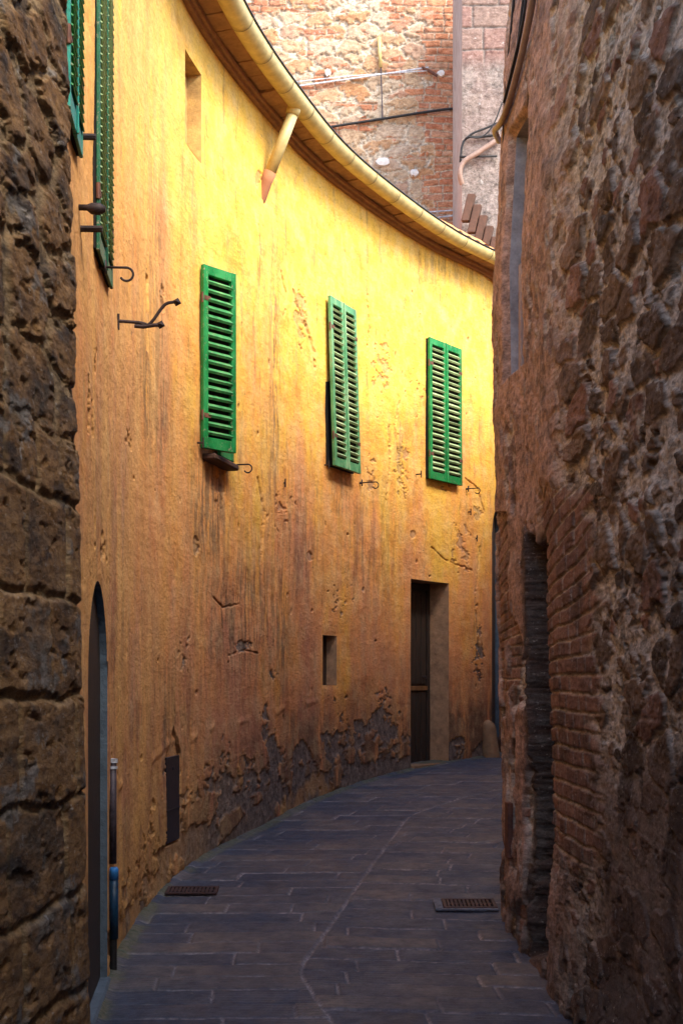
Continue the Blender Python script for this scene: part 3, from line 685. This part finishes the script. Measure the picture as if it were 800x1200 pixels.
us = spaced([(0, .12), (uy(3.3), .016), (uy(3.75), .0125 * Q), (uy(8.2), .05), (RC.L, None)], [RO['u0'], RO['u1']])
vs = spaced([(EYE - 1.8 * K, .0065 * Q), (EYE + 2.2 * K, .009 * Q), (EYE + 3.7 * K, .03), (RT, None)], [RO['z0'], RO['z1']])
U, V = np.meshgrid(us, vs); X, Y, NX, NY, _, _ = RC.at(U)
gl = gz(Y); H = V - gl; pxU = 400 + F * X / np.maximum(Y, .5); pyU = HZ - F * (V - EYE) / np.maximum(Y, .5)
wx = .10 * (fbm(U * 3, V * 3, 3, 101) - .5); wy = .10 * (fbm(U * 3, V * 3, 3, 102) - .5)
f1, e1, id1 = voro((U + wx) * 2.5, (V + wy) * 6.2, 110)
f2, e2, id2 = voro((U + wx) * 6, (V + wy) * 15, 120)
nz = fbm(U * 7, V * 14, 6, 103, .66); nlo = fbm(U * 1.7, V * 1.7, 4, 104)
stone = ss(.10, .20, e1 + .35 * (nz - .5)) * ss(.50, .56, id1 + .6 * (nlo - .5))
small = ss(.14, .26, e2 + .35 * (nz - .5)) * ss(.66, .70, id2)
stone2 = np.maximum(stone, small * (1 - stone)); idr = np.where(stone > .5, (id1 * 7.3) % 1, (id2 * 5.1) % 1)
rub = .022 * stone * (1 + 1.0 * ((id1 * 3.7) % 1 - .6)) + .012 * stone * (fbm(U * 16, V * 16, 4, 140, .65) - .5) + .010 * small * (1 - stone) + .046 * (fbm(U * 3.0, V * 6.5, 6, 105, .66) - .5) + .008 * (ridge(U * 14, V * 14, 3, 106) - .5)
rub -= .024 * ss(.60, .70, fbm(U * 5, V * 10, 5, 131, .65)) * (1 - stone)
# plaster zone further along, brick jamb, courses low down
plz = ss(640 + 0, 690, pxU + 55 * (fbm(U * 2, V * 1.2, 4, 107) - .5) - 6)      # 1 = rubble
plz = np.where(Y > 8 * K, 0.3, plz); pl = 1 - plz
pl = pl * ss(.40, .47, fbm(U * 3.5, V * 1.3, 4, 108) + .30 * ss(620, 420, pyU))
pld = .040 * (fbm(U * 2.4, V * 3.2, 6, 109, .7)) + .012 * ridge(U * 10, V * 4, 3, 112) - .018 * ss(.60, .66, fbm(U * 3, V * 1.2, 5, 132, .65))
bw, bid = brick(U + .02 * (nz - .5), V + .03 * (fbm(U * 2.5, V * 2, 3, 113) - .5) + .16 * (U - uy(5.8)) * ss(EYE - .1, EYE + .8, V), .21, .092, 7, .35)
bz = ss(638, 646, pxU + 9 * (nz - .5)) * ss(712 + 0, 690, pxU + 40 * (fbm(U * .01, V * 9, 2, 114) - .5)) * ss(555, 590, pyU + 30 * (nz - .5)) * ss(1060, 980, pyU + 60 * (nz - .5))
bz2 = ss(.50, .56, fbm(U * 1.2, V * 1.0, 3, 115)) * ss(680, 800, pyU) * ss(690, 720, pxU) * .35 * ss(.5, .56, fbm(U * 2, V * 3, 3, 99))
bzz = np.clip(bz + bz2 + ss(.57, .6, fbm(U * 1.4, V * 1.1, 3, 116)) * .9 * (pxU < 645) * (pyU > 600), 0, 1)
bst = ss(.003, .014, bw + .008 * (nz - .5)); brd = .011 * bst * (1 + .7 * (bid - .5)) + .014 * (nz - .5)
D = rub * (1 - pl) + (pld + .02) * pl
D = D * (1 - bzz) + (brd + .01) * bzz
Gm = (1 - stone2) * (1 - bzz) + (1 - bst) * bzz * .8
Rr = np.where(bzz > .5, .865 + .135 * bid, idr * .97)
# rendered mud low on the near part
mud = ss(860, 960, pyU + 120 * (nlo - .5)) * ss(680, 720, pxU) * .8; D = D * (1 - mud * .75) + .02 * mud; 
# niche beside the brick jamb
nic = ss(625, 629, pxU + 3 * (nz - .5)) * ss(648, 642, pxU + 3 * (nz - .5)) * ss(636, 655, pyU + 10 * (nz - .5) + 2.0 * np.abs(pxU - 640)) * ss(1125, 1105, pyU)
D -= .24 * nic
# general bulges and the swelling foot
D += .05 * (fbm(U * .8, V * .7, 3, 117) - .5) * (Y < 8 * K) + .10 * ss(.5, -.1, H) * ss(6.0 * K, 5.3 * K, Y) + .05 * ss(.8, 0, H) * (fbm(U * 2, V * 2, 3, 118))
edgeY = np.exp(-((Y - 7.6 * K) / (.35 * K)) ** 2); D += .028 * (fbm(V * 2.6, V * 0, 4, 119, .65) - .5) * edgeY
keep = np.ones((len(vs) - 1, len(us) - 1), bool); uc = (us[:-1] + us[1:]) / 2; vc = (vs[:-1] + vs[1:]) / 2; UC, VC = np.meshgrid(uc, vc)
o = RO; dd = np.maximum(np.maximum(o['u0'] - U, U - o['u1']), np.maximum(o['z0'] - V, V - o['z1'])); D = np.where(dd <= 0, 0.0, D * ss(0, .04, dd))
keep &= ~((UC > o['u0']) & (UC < o['u1']) & (VC > o['z0']) & (VC < o['z1']))
niche_shade = ss(619, 624, pxU) * ss(648, 644, pxU) * ss(630, 650, pyU + 10 * (nz - .5) + 2.0 * np.abs(pxU - 636)) * ss(1135, 1105, pyU)  # niche shade painted as near-black colour, spilling past its far edge
soot_and_shade = np.clip(1.0 * niche_shade + .75 * mud + .5 * ss(.8, .1, H) + .75 * ss(.50, .66, fbm(U * 1.3, V * 1.0, 4, 121)) * ss(560, 760, pyU) * ss(660, 720, pxU) + .5 * ss(.62, .7, fbm(U * 3, V * 3, 4, 122)), 0, 1)  # also carries the painted shade of the niche
attr = np.stack([np.clip(Rr, 0, 1), np.clip(Gm * (1 - .5 * mud), 0, 1), np.clip(pl * (1 - bzz) * (1 - .6 * ss(.56, .64, fbm(U * 3, V * 1.2, 5, 132, .65))) + mud * .55, 0, 1), soot_and_shade], -1)
LX = -lean(V)
P = np.stack([X + NX * D + LX, Y + NY * D, V], -1)
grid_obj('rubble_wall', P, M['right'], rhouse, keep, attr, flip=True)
# window recess
m = MB(); c = [RC.pt(o['u0'], 0), RC.pt(o['u1'], 0)]; x, y, nx, ny, tx, ty = [float(v) for v in RC.at((o['u0'] + o['u1']) / 2)]
inn = Vector((-nx, -ny, 0)) * o['d']
def rl(p, z): return Vector((p.x - lean(z), p.y, z))
q4 = [rl(c[0], o['z0']), rl(c[1], o['z0']), rl(c[1], o['z1']), rl(c[0], o['z1'])]
zl = np.linspace(o['z0'], o['z1'], 60)
for a, b_ in ((q4[0], q4[1]), (q4[2], q4[3])): m.add([a, b_, b_ + inn, a + inn], [(0, 1, 2, 3)])
for cc in c:
    for za, zb_ in zip(zl[:-1], zl[1:]): a = rl(cc, za); b_ = rl(cc, zb_); m.add([a, b_, b_ + inn * 1.02, a + inn * 1.02], [(0, 1, 2, 3)])
m.build('window_reveal', M['greyplain'], rhouse, label='grey cement recess of the blocked window')
m = MB()
for za, zb_ in zip(zl[:-1], zl[1:]): m.add([rl(c[0], za) + inn * .99, rl(c[1], za) + inn * .99, rl(c[1], zb_) + inn * .99, rl(c[0], zb_) + inn * .99], [(0, 1, 2, 3)])
m.build('window_back', M['greyplain'], rhouse)
T = (c[1] - c[0]); 
m = MB(); zz = (o['z0'] + o['z1']) / 2 - .05; m.box(rl(c[1], o['z0']) - T.normalized() * .07 + inn * .12, T.normalized() * .065, ZV * (zz - o['z0']), inn * .85, .006); m.build('window_block', M['grey'], rhouse)
body('rear_wall', RC, 0, RC.L - .1, .65, [(9, 25, 0), (9, -4.8, 0)], -1.2, RT - .02, M['grey'], rhouse)
m = MB(); uu = np.linspace(0, RC.L - .05, 80); a = [RC.pt(u, RT, .12) - Vector((lean(RT), 0, 0)) for u in uu]; b_ = [RC.pt(u, RT + .25, -.9) for u in uu]
n = len(uu); m.add(a + [p + ZV * .07 for p in a] + b_, [(i, i + 1, n + i + 1, n + i) for i in range(n - 1)] + [(n + i, n + i + 1, 2 * n + i + 1, 2 * n + i) for i in range(n - 1)] + [(i + 1, i, 2 * n + i, 2 * n + i + 1) for i in range(n - 1)]); m.build('eaves', M['soffit'], rhouse)
# rusty strip low on the far edge
u = RC.u_px(600, 6.5, 7.5); y = RC.pt(u, 0).y; zA = EYE - 140 / F * y; zB = EYE - 205 / F * y; pA = rl(RC.pt(u, 0, .03), zB); x, yy, nx, ny, tx, ty = [float(v) for v in RC.at(u)]
m = MB(); m.box(pA - Vector((tx, ty, 0)) * .06, Vector((tx, ty, 0)) * .12, ZV * (zA - zB), Vector((nx, ny, 0)) * .035, .004); m.build('iron_plate', M['rust'], rhouse, label='rusty iron strip low on the wall')
# cables over the right house
def rp(px, py, n):
    uu = np.linspace(uy(3.5), uy(7.62), 1500); x, y, nx, ny, _, _ = RC.at(uu); y = y + ny * n; z = EYE + (HZ - py) * y / F
    x = x + nx * n - lean(z); i = int(np.argmin(np.abs(400 + F * x / y - px))); return Vector((float(x[i]), float(y[i]), float(z[i])))
def rpath(pts, n): return [rp(a, b, n) for a, b in pts]
m = MB(); m.tube(rpath([(632, -60), (624, 0), (613, 55), (603, 95), (594, 128), (586, 146)], .08) + [RC.pt(uy(7.9), EYE + (HZ - 152) * 7.9 * K / F, .03) - Vector((.06, 0, 0)), RC.pt(uy(8.4), EYE + (HZ - 165) * 8.4 * K / F, .02) - Vector((.06, 0, 0))], .021, 10, sub=2); m.build('conduit', M['conduit'], rhouse, smooth=True)
m = MB(); m.tube(rpath([(622, -60), (612, 5), (607, 55), (598, 95), (591, 130)], .06), .011, 6, sub=2); m.tube(rpath([(618, -60), (616, 12), (600, 80), (590, 120)], .09), .009, 6, sub=2); m.tube(rpath([(606, -60), (600, 20), (592, 80), (588.5, 140)], .05), .009, 6, sub=2); m.build('cable', M['cable'], rhouse, smooth=True)
m = MB(); ub = uy(7.62); m.tube([RC.pt(ub, z, .045) - Vector((lean(z), 0, 0)) + Vector((.012 * math.sin(z * 3), 0, 0)) for z in np.arange(EYE + 2.05 * K, EYE + 3.1 * K, .12)], .009, 6); m.build('cable', M['cable'], rhouse, smooth=True)
for px, py in ((603, 95), (613, 55)):
    m = MB(); p = rp(px, py, -.01); q_ = rp(px, py, .075); m.tube([p, q_], .006, 6); m.tube([q_ + ZV * .03, q_ - ZV * .03], .008, 6); m.build('conduit_clip', M['iron'], rhouse)

# ------------------------------------------------------------------ LEFT STONE HOUSE
lhouse = thing('stone_house', 'dark brown block stone house corner nearest on the left', 'house', (-1.0 * K, 3.2 * K, float(gz(3.2 * K))))
LT = EYE + 2.5 * K
us = spaced([(0, .1), (LC.u_of_Y(3.05), .008 * Q), (LC.u_of_Y(3.7), .005), (LC.u_of_Y(3.93) + .35, .04), (LC.L, None)])
vs = spaced([(EYE - 1.75 * K, .03), (EYE - 1.15 * K, .0055 * Q), (EYE + 2.2 * K, .04), (LT, None)])
U, V = np.meshgrid(us, vs); X, Y, NX, NY, _, _ = LC.at(U)
nz = fbm(U * 6, V * 16, 6, 203, .68); nlo = fbm(U * 2, V * 1.6, 4, 204)
lowz = ss(EYE + 1.0, EYE + .5, V)
ch = .315
bw, bid = brick(U + .05 * (nlo - .5) + 5.03, V - EYE + .05 + .07 * (fbm(U * 3, V * 3, 3, 205) - .5), .52, ch, 23, .5)
f1, e1, id1 = voro((U + .2 * (nlo - .5)) * 2.6, (V + .16 * (nz - .5)) * 5.0, 210)
sA = ss(.002, .022, bw + .025 * (nz - .5)); sB = ss(.06, .24, e1 + .15 * (nz - .5))
stone = sA * lowz + sB * (1 - lowz); idr = np.where(lowz > .5, bid, (id1 * 3.3) % 1)
D = .013 * stone * (1 + .7 * (idr - .5)) + (.012 + .010 * (1 - lowz)) * (fbm(U * 2.6, V * 7, 6, 206, .68) - .5) + .008 * (nz - .5) + .004 * (ridge(U * 7, V * 14, 3, 207) - .5) + .018 * (nlo - .5)
D -= .008 * ss(.60, .72, fbm(U * 6, V * 14, 4, 208))
patch = ss(.62, .68, fbm(U * 2.5, V * 3, 6, 209, .65)) * .8
attr = np.stack([np.clip(.42 * idr + 1.7 * (fbm(U * 2.6, V * 5, 6, 215, .72) - .5) + .28, 0, 1), (1 - stone) * .8, patch, np.clip(.9 * ss(.58, .68, fbm(U * 2.6, V * 6, 5, 211, .65)), 0, 1)], -1)
P = np.stack([X + NX * D - .021 * (V - EYE - .4), Y + NY * D, V], -1)
grid_obj('block_wall', P, M['left'], lhouse, None, attr)
body('rear_wall', LC, 0, LC.L, .3, [(-5, 4.8, 0), (-5, -4.8, 0)], -1.2, LT, M['greyplain'], lhouse)

m = MB(); m.box((-5, -6.5, -1.2), (14, 0, 0), (0, 1.5, 0), (0, 0, LT + .5)); m.build('unseen_light_blocker', M['greyplain'], lhouse)  # unseen block closing the alley behind the camera, added to darken the foreground
# ------------------------------------------------------------------ TOWER HOUSE behind the roofs
TY = 18 * K
tower = thing('brick_house', 'sunlit tall house of pale rubble and red brick rising behind the yellow roof', 'house', (0, TY + 2, 0))
x0, x1 = -3.2 * K, 1.545 * K
xs = np.arange(x0, x1 + .001, .013); zs = np.arange(EYE + 3.6 * K, EYE + 9.3 * K, .0135)
U, V = np.meshgrid(xs, zs)
nz = fbm(U * 9, V * 9, 5, 303, .6); nlo = fbm(U * 1.2, V * 1.4, 3, 304)
f1, e1, id1 = voro((U + .25 * (nlo - .5)) * 2.5, (V + .22 * (nz - .5)) * 4.6, 310)
bw, bid = brick(U + .04 * nz, V + .10 * (nlo - .5) + .02 * nz, .30, .105, 31, .5)
quo = ss(.62 + .30 * (_h(np.floor(V / .25), V * 0, 4) - .5), .55 + .3 * (_h(np.floor(V / .25), V * 0, 4) - .5), x1 - U)
bzz = np.clip(quo + ss(.58, .61, fbm(U * 1.6, V * 3.2, 4, 311)) + ss(1.2, .9, V - EYE - 4.0 * K + .6 * (nlo - .5)) * 0, 0, 1)
st = ss(.03, .22, e1 + .35 * (nz - .5)) * (1 - bzz) + ss(.003, .014, bw + .006 * (nz - .5)) * bzz
D = .024 * st * (1 + .8 * ((id1 * 5.7) % 1 - .5)) + .04 * (nz - .5)
idr = ((id1 * 7.1) % 1) * .56 * (1 - bzz) + bzz * (.62 + .38 * bid)
low = ss(EYE + 5.35 * K, EYE + 5.2 * K, V + .15 * (nlo - .5)) * (U > .9)
attr = np.stack([np.clip(idr, 0, 1), (1 - st), low * .8, 0 * U], -1)
grid_obj('rubble_wall', np.stack([U, TY - D, V], -1), M['tower'], tower, None, attr)
m = MB(); m.box((x0, TY + .05, -1), (x1 - x0, 0, 0), (0, 4, 0), (0, 0, EYE + 9.3 * K + 1)); m.build('rear_wall', M['grey'], tower)
m = MB(); m.box((x1, TY - .02, EYE + 3.6 * K), (.02, 0, 0), (0, 1, 0), (0, 0, 5.7 * K)); m.build('side_wall', M['terracotta'], tower)
def tp(px, py, n=.07): return Vector(((px - 400) / F * (TY - n), TY - n, EYE + (HZ - py) * (TY - n) / F))
m = MB(); m.tube([tp(330, 158), tp(385, 149), tp(450, 139), tp(500, 131), tp(530, 127), tp(543, 128), tp(545, 140)], .020, 8, sub=1); m.build('cable', M['cable'], tower, smooth=True)
m = MB(); m.tube([tp(446, 78), tp(448, 138)], .010, 6); m.build('cable', M['pipe'], tower)
m = MB(); m.tube([tp(444, 44), tp(444.5, 60), tp(446, 79)], .026, 8); m.build('pipe', M['gutter'], tower, smooth=True)
m = MB(); m.tube([tp(340, 102), tp(420, 91), tp(502, 79)], .012, 6); m.tube([tp(336, 97), tp(410, 89), tp(500, 83)], .008, 6); m.build('pale_wire', M['wire'], tower)
m = MB(); m.tube([tp(494, 79), tp(503, 83), tp(512, 89)], .022, 6); m.build('wall_peg', M['rust'], tower)
m = MB(); m.tube([tp(470, 251, .16), tp(510, 248, .16), tp(548, 245, .16)], .011, 6); m.tube([tp(470, 258, .16), tp(510, 255, .16), tp(548, 251, .16)], .011, 6); m.build('pale_wire', M['wire'], tower)
for k, (px, py, a, b_) in enumerate([(448, 190, 11, 5.5), (485, 203, 6, 5), (516, 87, 5, 4), (384, 86, 4, 5)]):
    m = MB(); n = 14; c = tp(px, py, .03); s_ = TY / F
    ring = [c + Vector((math.cos(2 * math.pi * i / n) * a * s_ * random.uniform(.75, 1.1), -.0, math.sin(2 * math.pi * i / n) * b_ * s_ * random.uniform(.7, 1.15))) for i in range(n)]
    m.add([p + Vector((0, .05, 0)) for p in ring] + [p * 1 + (c - p) * .15 - Vector((0, .045, 0)) for p in ring] + [c - Vector((0, .055, 0))], [(i, (i + 1) % n, n + (i + 1) % n, n + i) for i in range(n)] + [(n + i, n + (i + 1) % n, 2 * n) for i in range(n)]); m.build('lime_patch', M['white'], tower)

# ------------------------------------------------------------------ GREY HOUSE strip next to the tower
gy = 16.3 * K
ghouse = thing('rendered_house', 'narrow pinkish grey rendered house wall squeezed between the brick house and the right wall', 'house', (1.8 * K, gy + .5, 0))
def gp_(px, py, n=0): return Vector(((px - 400) / F * (gy - n), gy - n, EYE + (HZ - py) * (gy - n) / F))
xs = np.arange(gp_(541, 0).x, gp_(612, 0).x, .014); zs = np.arange(EYE + 4.4 * K, EYE + 8.6 * K, .014); U, V = np.meshgrid(xs, zs)
nz = fbm(U * 8, V * 8, 5, 403, .6); nlo = fbm(U * 1.5, V * 1.5, 3, 404)
bw, bid = brick(U + .02 * nz + .1, V + .04 * (nlo - .5), .55, .30, 41, .4)
ex = np.clip(.25 * ss(.5, .6, fbm(U * 1.2, V * .8, 3, 405)) + ss(EYE + 7.0 * K, EYE + 7.25 * K, V + .2 * (nlo - .5)), 0, 1)
st = ss(.004, .02, bw + .01 * (nz - .5))
D = .03 * (nz - .5) + .02 * st * ex
attr = np.stack([.45 + .5 * bid, (1 - st) * ex, 1 - ex * .75, 0 * U], -1)
M['greyr'] = rubble_material('rendered_blocks', [(0, (.30, .20, .16)), (.5, (.36, .22, .18)), (.8, (.34, .15, .13)), (1, (.40, .19, .16))], (.27, .22, .19), (.29, .23, .20))
grid_obj('rendered_wall', np.stack([U, gy - D, V], -1), M['greyr'], ghouse, None, attr)
m = MB(); m.box((xs[0], gy + .03, -1), (xs[-1] - xs[0] + .6, 0, 0), (0, 1.6, 0), (0, 0, EYE + 8.6 * K + 1)); m.build('rear_wall', M['grey'], ghouse)
m = MB(); m.box((xs[-1] + .4, 19.5 * K, -1), (6, 0, 0), (0, 2, 0), (0, 0, EYE + 4.6 * K + 1)); m.build('far_wing', M['grey'], ghouse)
for k in range(5):
    a = gp_(549 + 7.0 * k, 229 + 12.5 * k, .25); m = MB()
    m.box(a + Vector((0, .02, 0)), Vector((.105, 0, 0)), Vector((-.03, -.16, -.02)), Vector((-.09, 0, -.37 - .01 * k)), .01); m.build('rafter_tail', M['rafter'], ghouse)
m = MB(); m.tube([gp_(590, 155, .10), gp_(584, 163, .10), gp_(570, 172, .10), gp_(555, 182, .10), gp_(544, 188, .10), gp_(539, 196, .1), gp_(538, 205, .1), gp_(541, 216, .05)], .036, 10, sub=2); m.build('conduit', M['conduit'], ghouse, smooth=True)
m = MB(); m.tube([gp_(582, 158, .05), gp_(560, 161, .05), gp_(548, 160, .06), gp_(541, 168, .06), gp_(539, 190, .05)], .016, 6, sub=1); m.tube([gp_(585, 143, .08), gp_(570, 150, .08), gp_(553, 156, .08), gp_(545, 163, .08)], .014, 6, sub=1); m.tube([gp_(588, 120, .12), gp_(578, 148, .12), gp_(563, 163, .12), gp_(548, 160, .12)], .010, 6, sub=2); m.tube([gp_(538, 184, .06), gp_(582, 183, .06)], .014, 6); m.build('cable', M['cable'], ghouse, smooth=True)

# ------------------------------------------------------------------ STREET
ys = spaced([(-4 * K, .1), (5.2 * K, .011), (9 * K, .014), (16.5 * K, .08), (21 * K, None)]); ws = np.linspace(0, 1, 330)
fx = np.interp(ys, FC.P[:, 1], FC.P[:, 0]); m_ = FC.P[:, 1]
fx = np.where(ys < 3.9 * K, -1.2 * K, fx); rxx = np.interp(ys, RC.P[:, 1], RC.P[:, 0])
WW, YY = np.meshgrid(ws, ys); XX = (fx[:, None] - .25) + WW * (rxx - fx + .65)[:, None]
seam = [gpt(*p) for p in [(400, 1215), (392, 1200), (375, 1178), (350, 1137), (372, 1105), (397, 1070), (425, 1030), (452, 992), (477, 957), (510, 945), (548, 933), (585, 925)]]
sy = np.array([p[1] for p in seam]); sx = np.array([p[0] for p in seam]); o_ = np.argsort(sy)
sxi = np.interp(ys, sy[o_], sx[o_]); kk = np.hanning(41); kk /= kk.sum(); sxi = np.convolve(np.pad(sxi, 20, 'edge'), kk, 'valid'); SX = np.repeat(sxi[:, None], len(ws), 1) + .015 * (fbm(YY * 5, XX * 0, 3, 77) - .5); SX = np.where(YY > sy.max(), SX + (YY - sy.max()) * .9, SX)
side = XX > SX
# rows run across; joints follow the street
cen = np.interp(ys, FC.P[:, 1], FC.P[:, 0]); 
wcross = XX - cen[:, None]
row = YY + np.where(side, .10 * (XX - SX) + .11, -.03 * (XX - SX)) + .02 * (fbm(XX * 1.5, YY * 1.5, 2, 501) - .5)
bw, bid = brick(np.where(side, wcross + 7.7, wcross), row, .85, .25, 51, .6)
ds = np.abs(XX - SX) * .75; bw = np.minimum(bw, ds)
nz = fbm(XX * 11, YY * 9, 5, 503, .6)
jt = ss(.012, .003, bw + .006 * (nz - .5)); 
tiltx = (bid - .5) * .010
Dz = -.009 * jt + tiltx + .010 * (fbm(XX * 4, YY * 3, 4, 504) - .5) + .005 * (nz - .5) + .0025 * np.sin(row * 150 + 8 * fbm(XX * 2, YY * 2, 2, 9)) * ss(.45, .6, fbm(XX * 1.1, YY * 1.1, 2, 506))
# edges: litter and moss strip by the facade
de = wcross / np.cos(.5); moss = ss(.13, .03, de + .10 * (nz - .5)) * ss(.3, .5, fbm(XX * 3, YY * 3, 3, 507)) * .9
Dz += .02 * ss(.08, .0, de)
ZZ = gz(YY) + Dz
jl = np.clip(jt * (.38 + .9 * ss(.42, .58, fbm(XX * 2.2, YY * 2.2, 3, 508))) + ss(.02, .008, ds) * .15, 0, 1)
attr = np.stack([np.clip(bid * .38 + .22 + .8 * (fbm(XX * 1.6, YY * 1.2, 5, 509, .6) - .5) + .1, 0, 1), jl, moss, 0 * XX], -1)
st = grid_obj('street_paving', np.stack([XX, YY, ZZ], -1), M['paving'], None, None, attr); st['kind'] = 'structure'
m = MB(); m.add([(-300, -300, -.35), (300, -300, -.35), (300, 300, -.35), (-300, 300, -.35)], [(0, 1, 2, 3)]); g = m.build('ground', M['earth']); g['kind'] = 'structure'
# drain grates
def grate(pl, pr, py, depth, label, framed):
    a = gpt(pl, py); b_ = gpt(pr, py); y = a[1]; w = b_[0] - a[0]; z = float(gz(y)) + .010; sl = float((gz(y + .2) - gz(y - .2)) / .4)
    t = thing('drain_grate', label, 'drain grate', (a[0] + w / 2, y, z), 'drain grates set in the paving')
    def bb(m, x, yy, wx, wy, h, zo=0): m.box((a[0] + x, y + yy, z + sl * yy + zo), (wx, 0, 0), (0, wy, sl * wy), (0, 0, h), .002)
    m = MB(); bb(m, 0, 0, w, .025, .012); bb(m, 0, depth - .025, w, .025, .012); bb(m, 0, .026, .025, depth - .052, .012); bb(m, w - .025, .026, .025, depth - .052, .012); m.build('frame', M['grate'], t)
    m = MB(); n = int(w / .032)
    for i in range(n): bb(m, .03 + i * (w - .06) / n, .027, .017, depth - .054, .010)
    bb(m, .03, depth / 2 - .012, w - .06, .02, .0085); m.build('bar', M['grate'], t)
    m = MB(); bb(m, .01, .01, w - .02, depth - .02, .002, -.004); m.build('pit', M['hole'], t)
    if framed:
        m = MB(); bb(m, -.06, -.01, .055, depth + .02, .012); bb(m, -.06, -.05, w + .06, .035, .011); m.build('kerb_stone', M['cement'], t)
grate(193, 254, 1050, .22, 'rusty drain grate against the yellow wall in the shadow on the left', False)
grate(520, 583, 1067, .26, 'rusty drain grate with a pale stone edge near the right wall', True)

# guard stones
def boulder(name, c, rx, ry, h, label, seed, mat_, taper=.75, lean=0):
    n, k = 28, 22; vs_ = []; fs_ = []
    for j in range(k + 1):
        f = j / k; zz = h * f; rr = (1 - (1 - taper) * f) * (math.sqrt(max(0, 1 - max(0, (f - .78) / .22) ** 2)) if f > .78 else 1) 
        for i in range(n):
            a = 2 * math.pi * i / n; d = 1 + .16 * (float(fbm(np.array([math.cos(a) * 1.3 + seed]), np.array([math.sin(a) * 1.3 + f * 2.5]), 3, seed)[0]) - .5) * 2
            vs_.append((c[0] + rx * rr * d * math.cos(a) + lean * f, c[1] + ry * rr * d * math.sin(a), c[2] + zz))
    for j in range(k):
        for i in range(n): fs_.append((j * n + i, j * n + (i + 1) % n, (j + 1) * n + (i + 1) % n, (j + 1) * n + i))
    m = MB(); m.add(vs_, fs_); o = m.build(name, mat_, None, smooth=True); return o
gx = FC.u_px(569, 14, 15.4); gp3 = FC.pt(gx, 0, .08); s1 = boulder('guard_stone', (gp3.x, gp3.y, float(gz(gp3.y)) - .03), .115, .115, .50, '', 7, M['guard'], .72, -.05)
meta(s1, 'rounded ochre guard stone leaning at the foot of the yellow wall near the bend', 'guard stone')
gp3 = FC.pt(FC.u_px(583.5, 15, 16.6), 0, .06); s2 = boulder('guard_stone', (gp3.x, gp3.y, float(gz(gp3.y)) - .03), .12, .12, .24, '', 11, M['rafter'], .8)
meta(s2, 'small dark stone at the far arched doorway where the alley bends', 'guard stone')
# doorstep by the near arch
a = FC.pt(OP['arch_near']['u0'] - .1, 0, .0); b_ = FC.pt(OP['arch_near']['u1'] + .02, 0, 0); t = b_ - a; nn = Vector((t.y, -t.x, 0)).normalized(); z_ = float(gz(a.y))
m = MB(); m.box(a + ZV * (z_ - .1) - nn * .05, t + ZV * (float(gz(b_.y)) - z_), ZV * .13, nn * .07, .012); m.build('doorstep', M['jamb'], house)

# ------------------------------------------------------------------ camera, light, sky
cam = bpy.data.cameras.new('camera'); co = bpy.data.objects.new('camera', cam); col.objects.link(co)
co.location = (0, 0, EYE); co.rotation_euler = (R(90), 0, 0)
cam.sensor_fit = 'VERTICAL'; cam.sensor_height = 36; cam.lens = 36 * F / 1200; cam.shift_y = (HZ - 600) / 1200
cam.clip_start = .05; cam.clip_end = 2000
cam.dof.use_dof = True; cam.dof.focus_distance = 13.5; cam.dof.aperture_fstop = 14
sc.camera = co
SUN_DIR = Vector((.72, -.69, 0)).normalized(); EL = R(45)
SUN_DIR = Vector((SUN_DIR.x * math.cos(EL), SUN_DIR.y * math.cos(EL), math.sin(EL)))
sl = bpy.data.lights.new('sun', 'SUN'); so = bpy.data.objects.new('sun', sl); col.objects.link(so)
sl.energy = 1.95; sl.angle = R(36); sl.color = (1, .93, .80)
so.rotation_euler = SUN_DIR.to_track_quat('Z', 'Y').to_euler()
w = bpy.data.worlds.new('World'); sc.world = w; w.use_nodes = True; nt = w.node_tree
sky = nt.nodes.new('ShaderNodeTexSky'); sky.sky_type = 'NISHITA'; sky.sun_disc = False; sky.sun_elevation = EL
sky.sun_rotation = math.atan2(SUN_DIR.x, SUN_DIR.y)
bg = nt.nodes['Background']; nt.links.new(sky.outputs[0], bg.inputs[0]); bg.inputs[1].default_value = .15
sc.view_settings.view_transform = 'Standard'; sc.view_settings.look = 'None'; sc.view_settings.exposure = 2.28; sc.view_settings.gamma = 1
sc.cycles.max_bounces = 8; sc.cycles.diffuse_bounces = 5
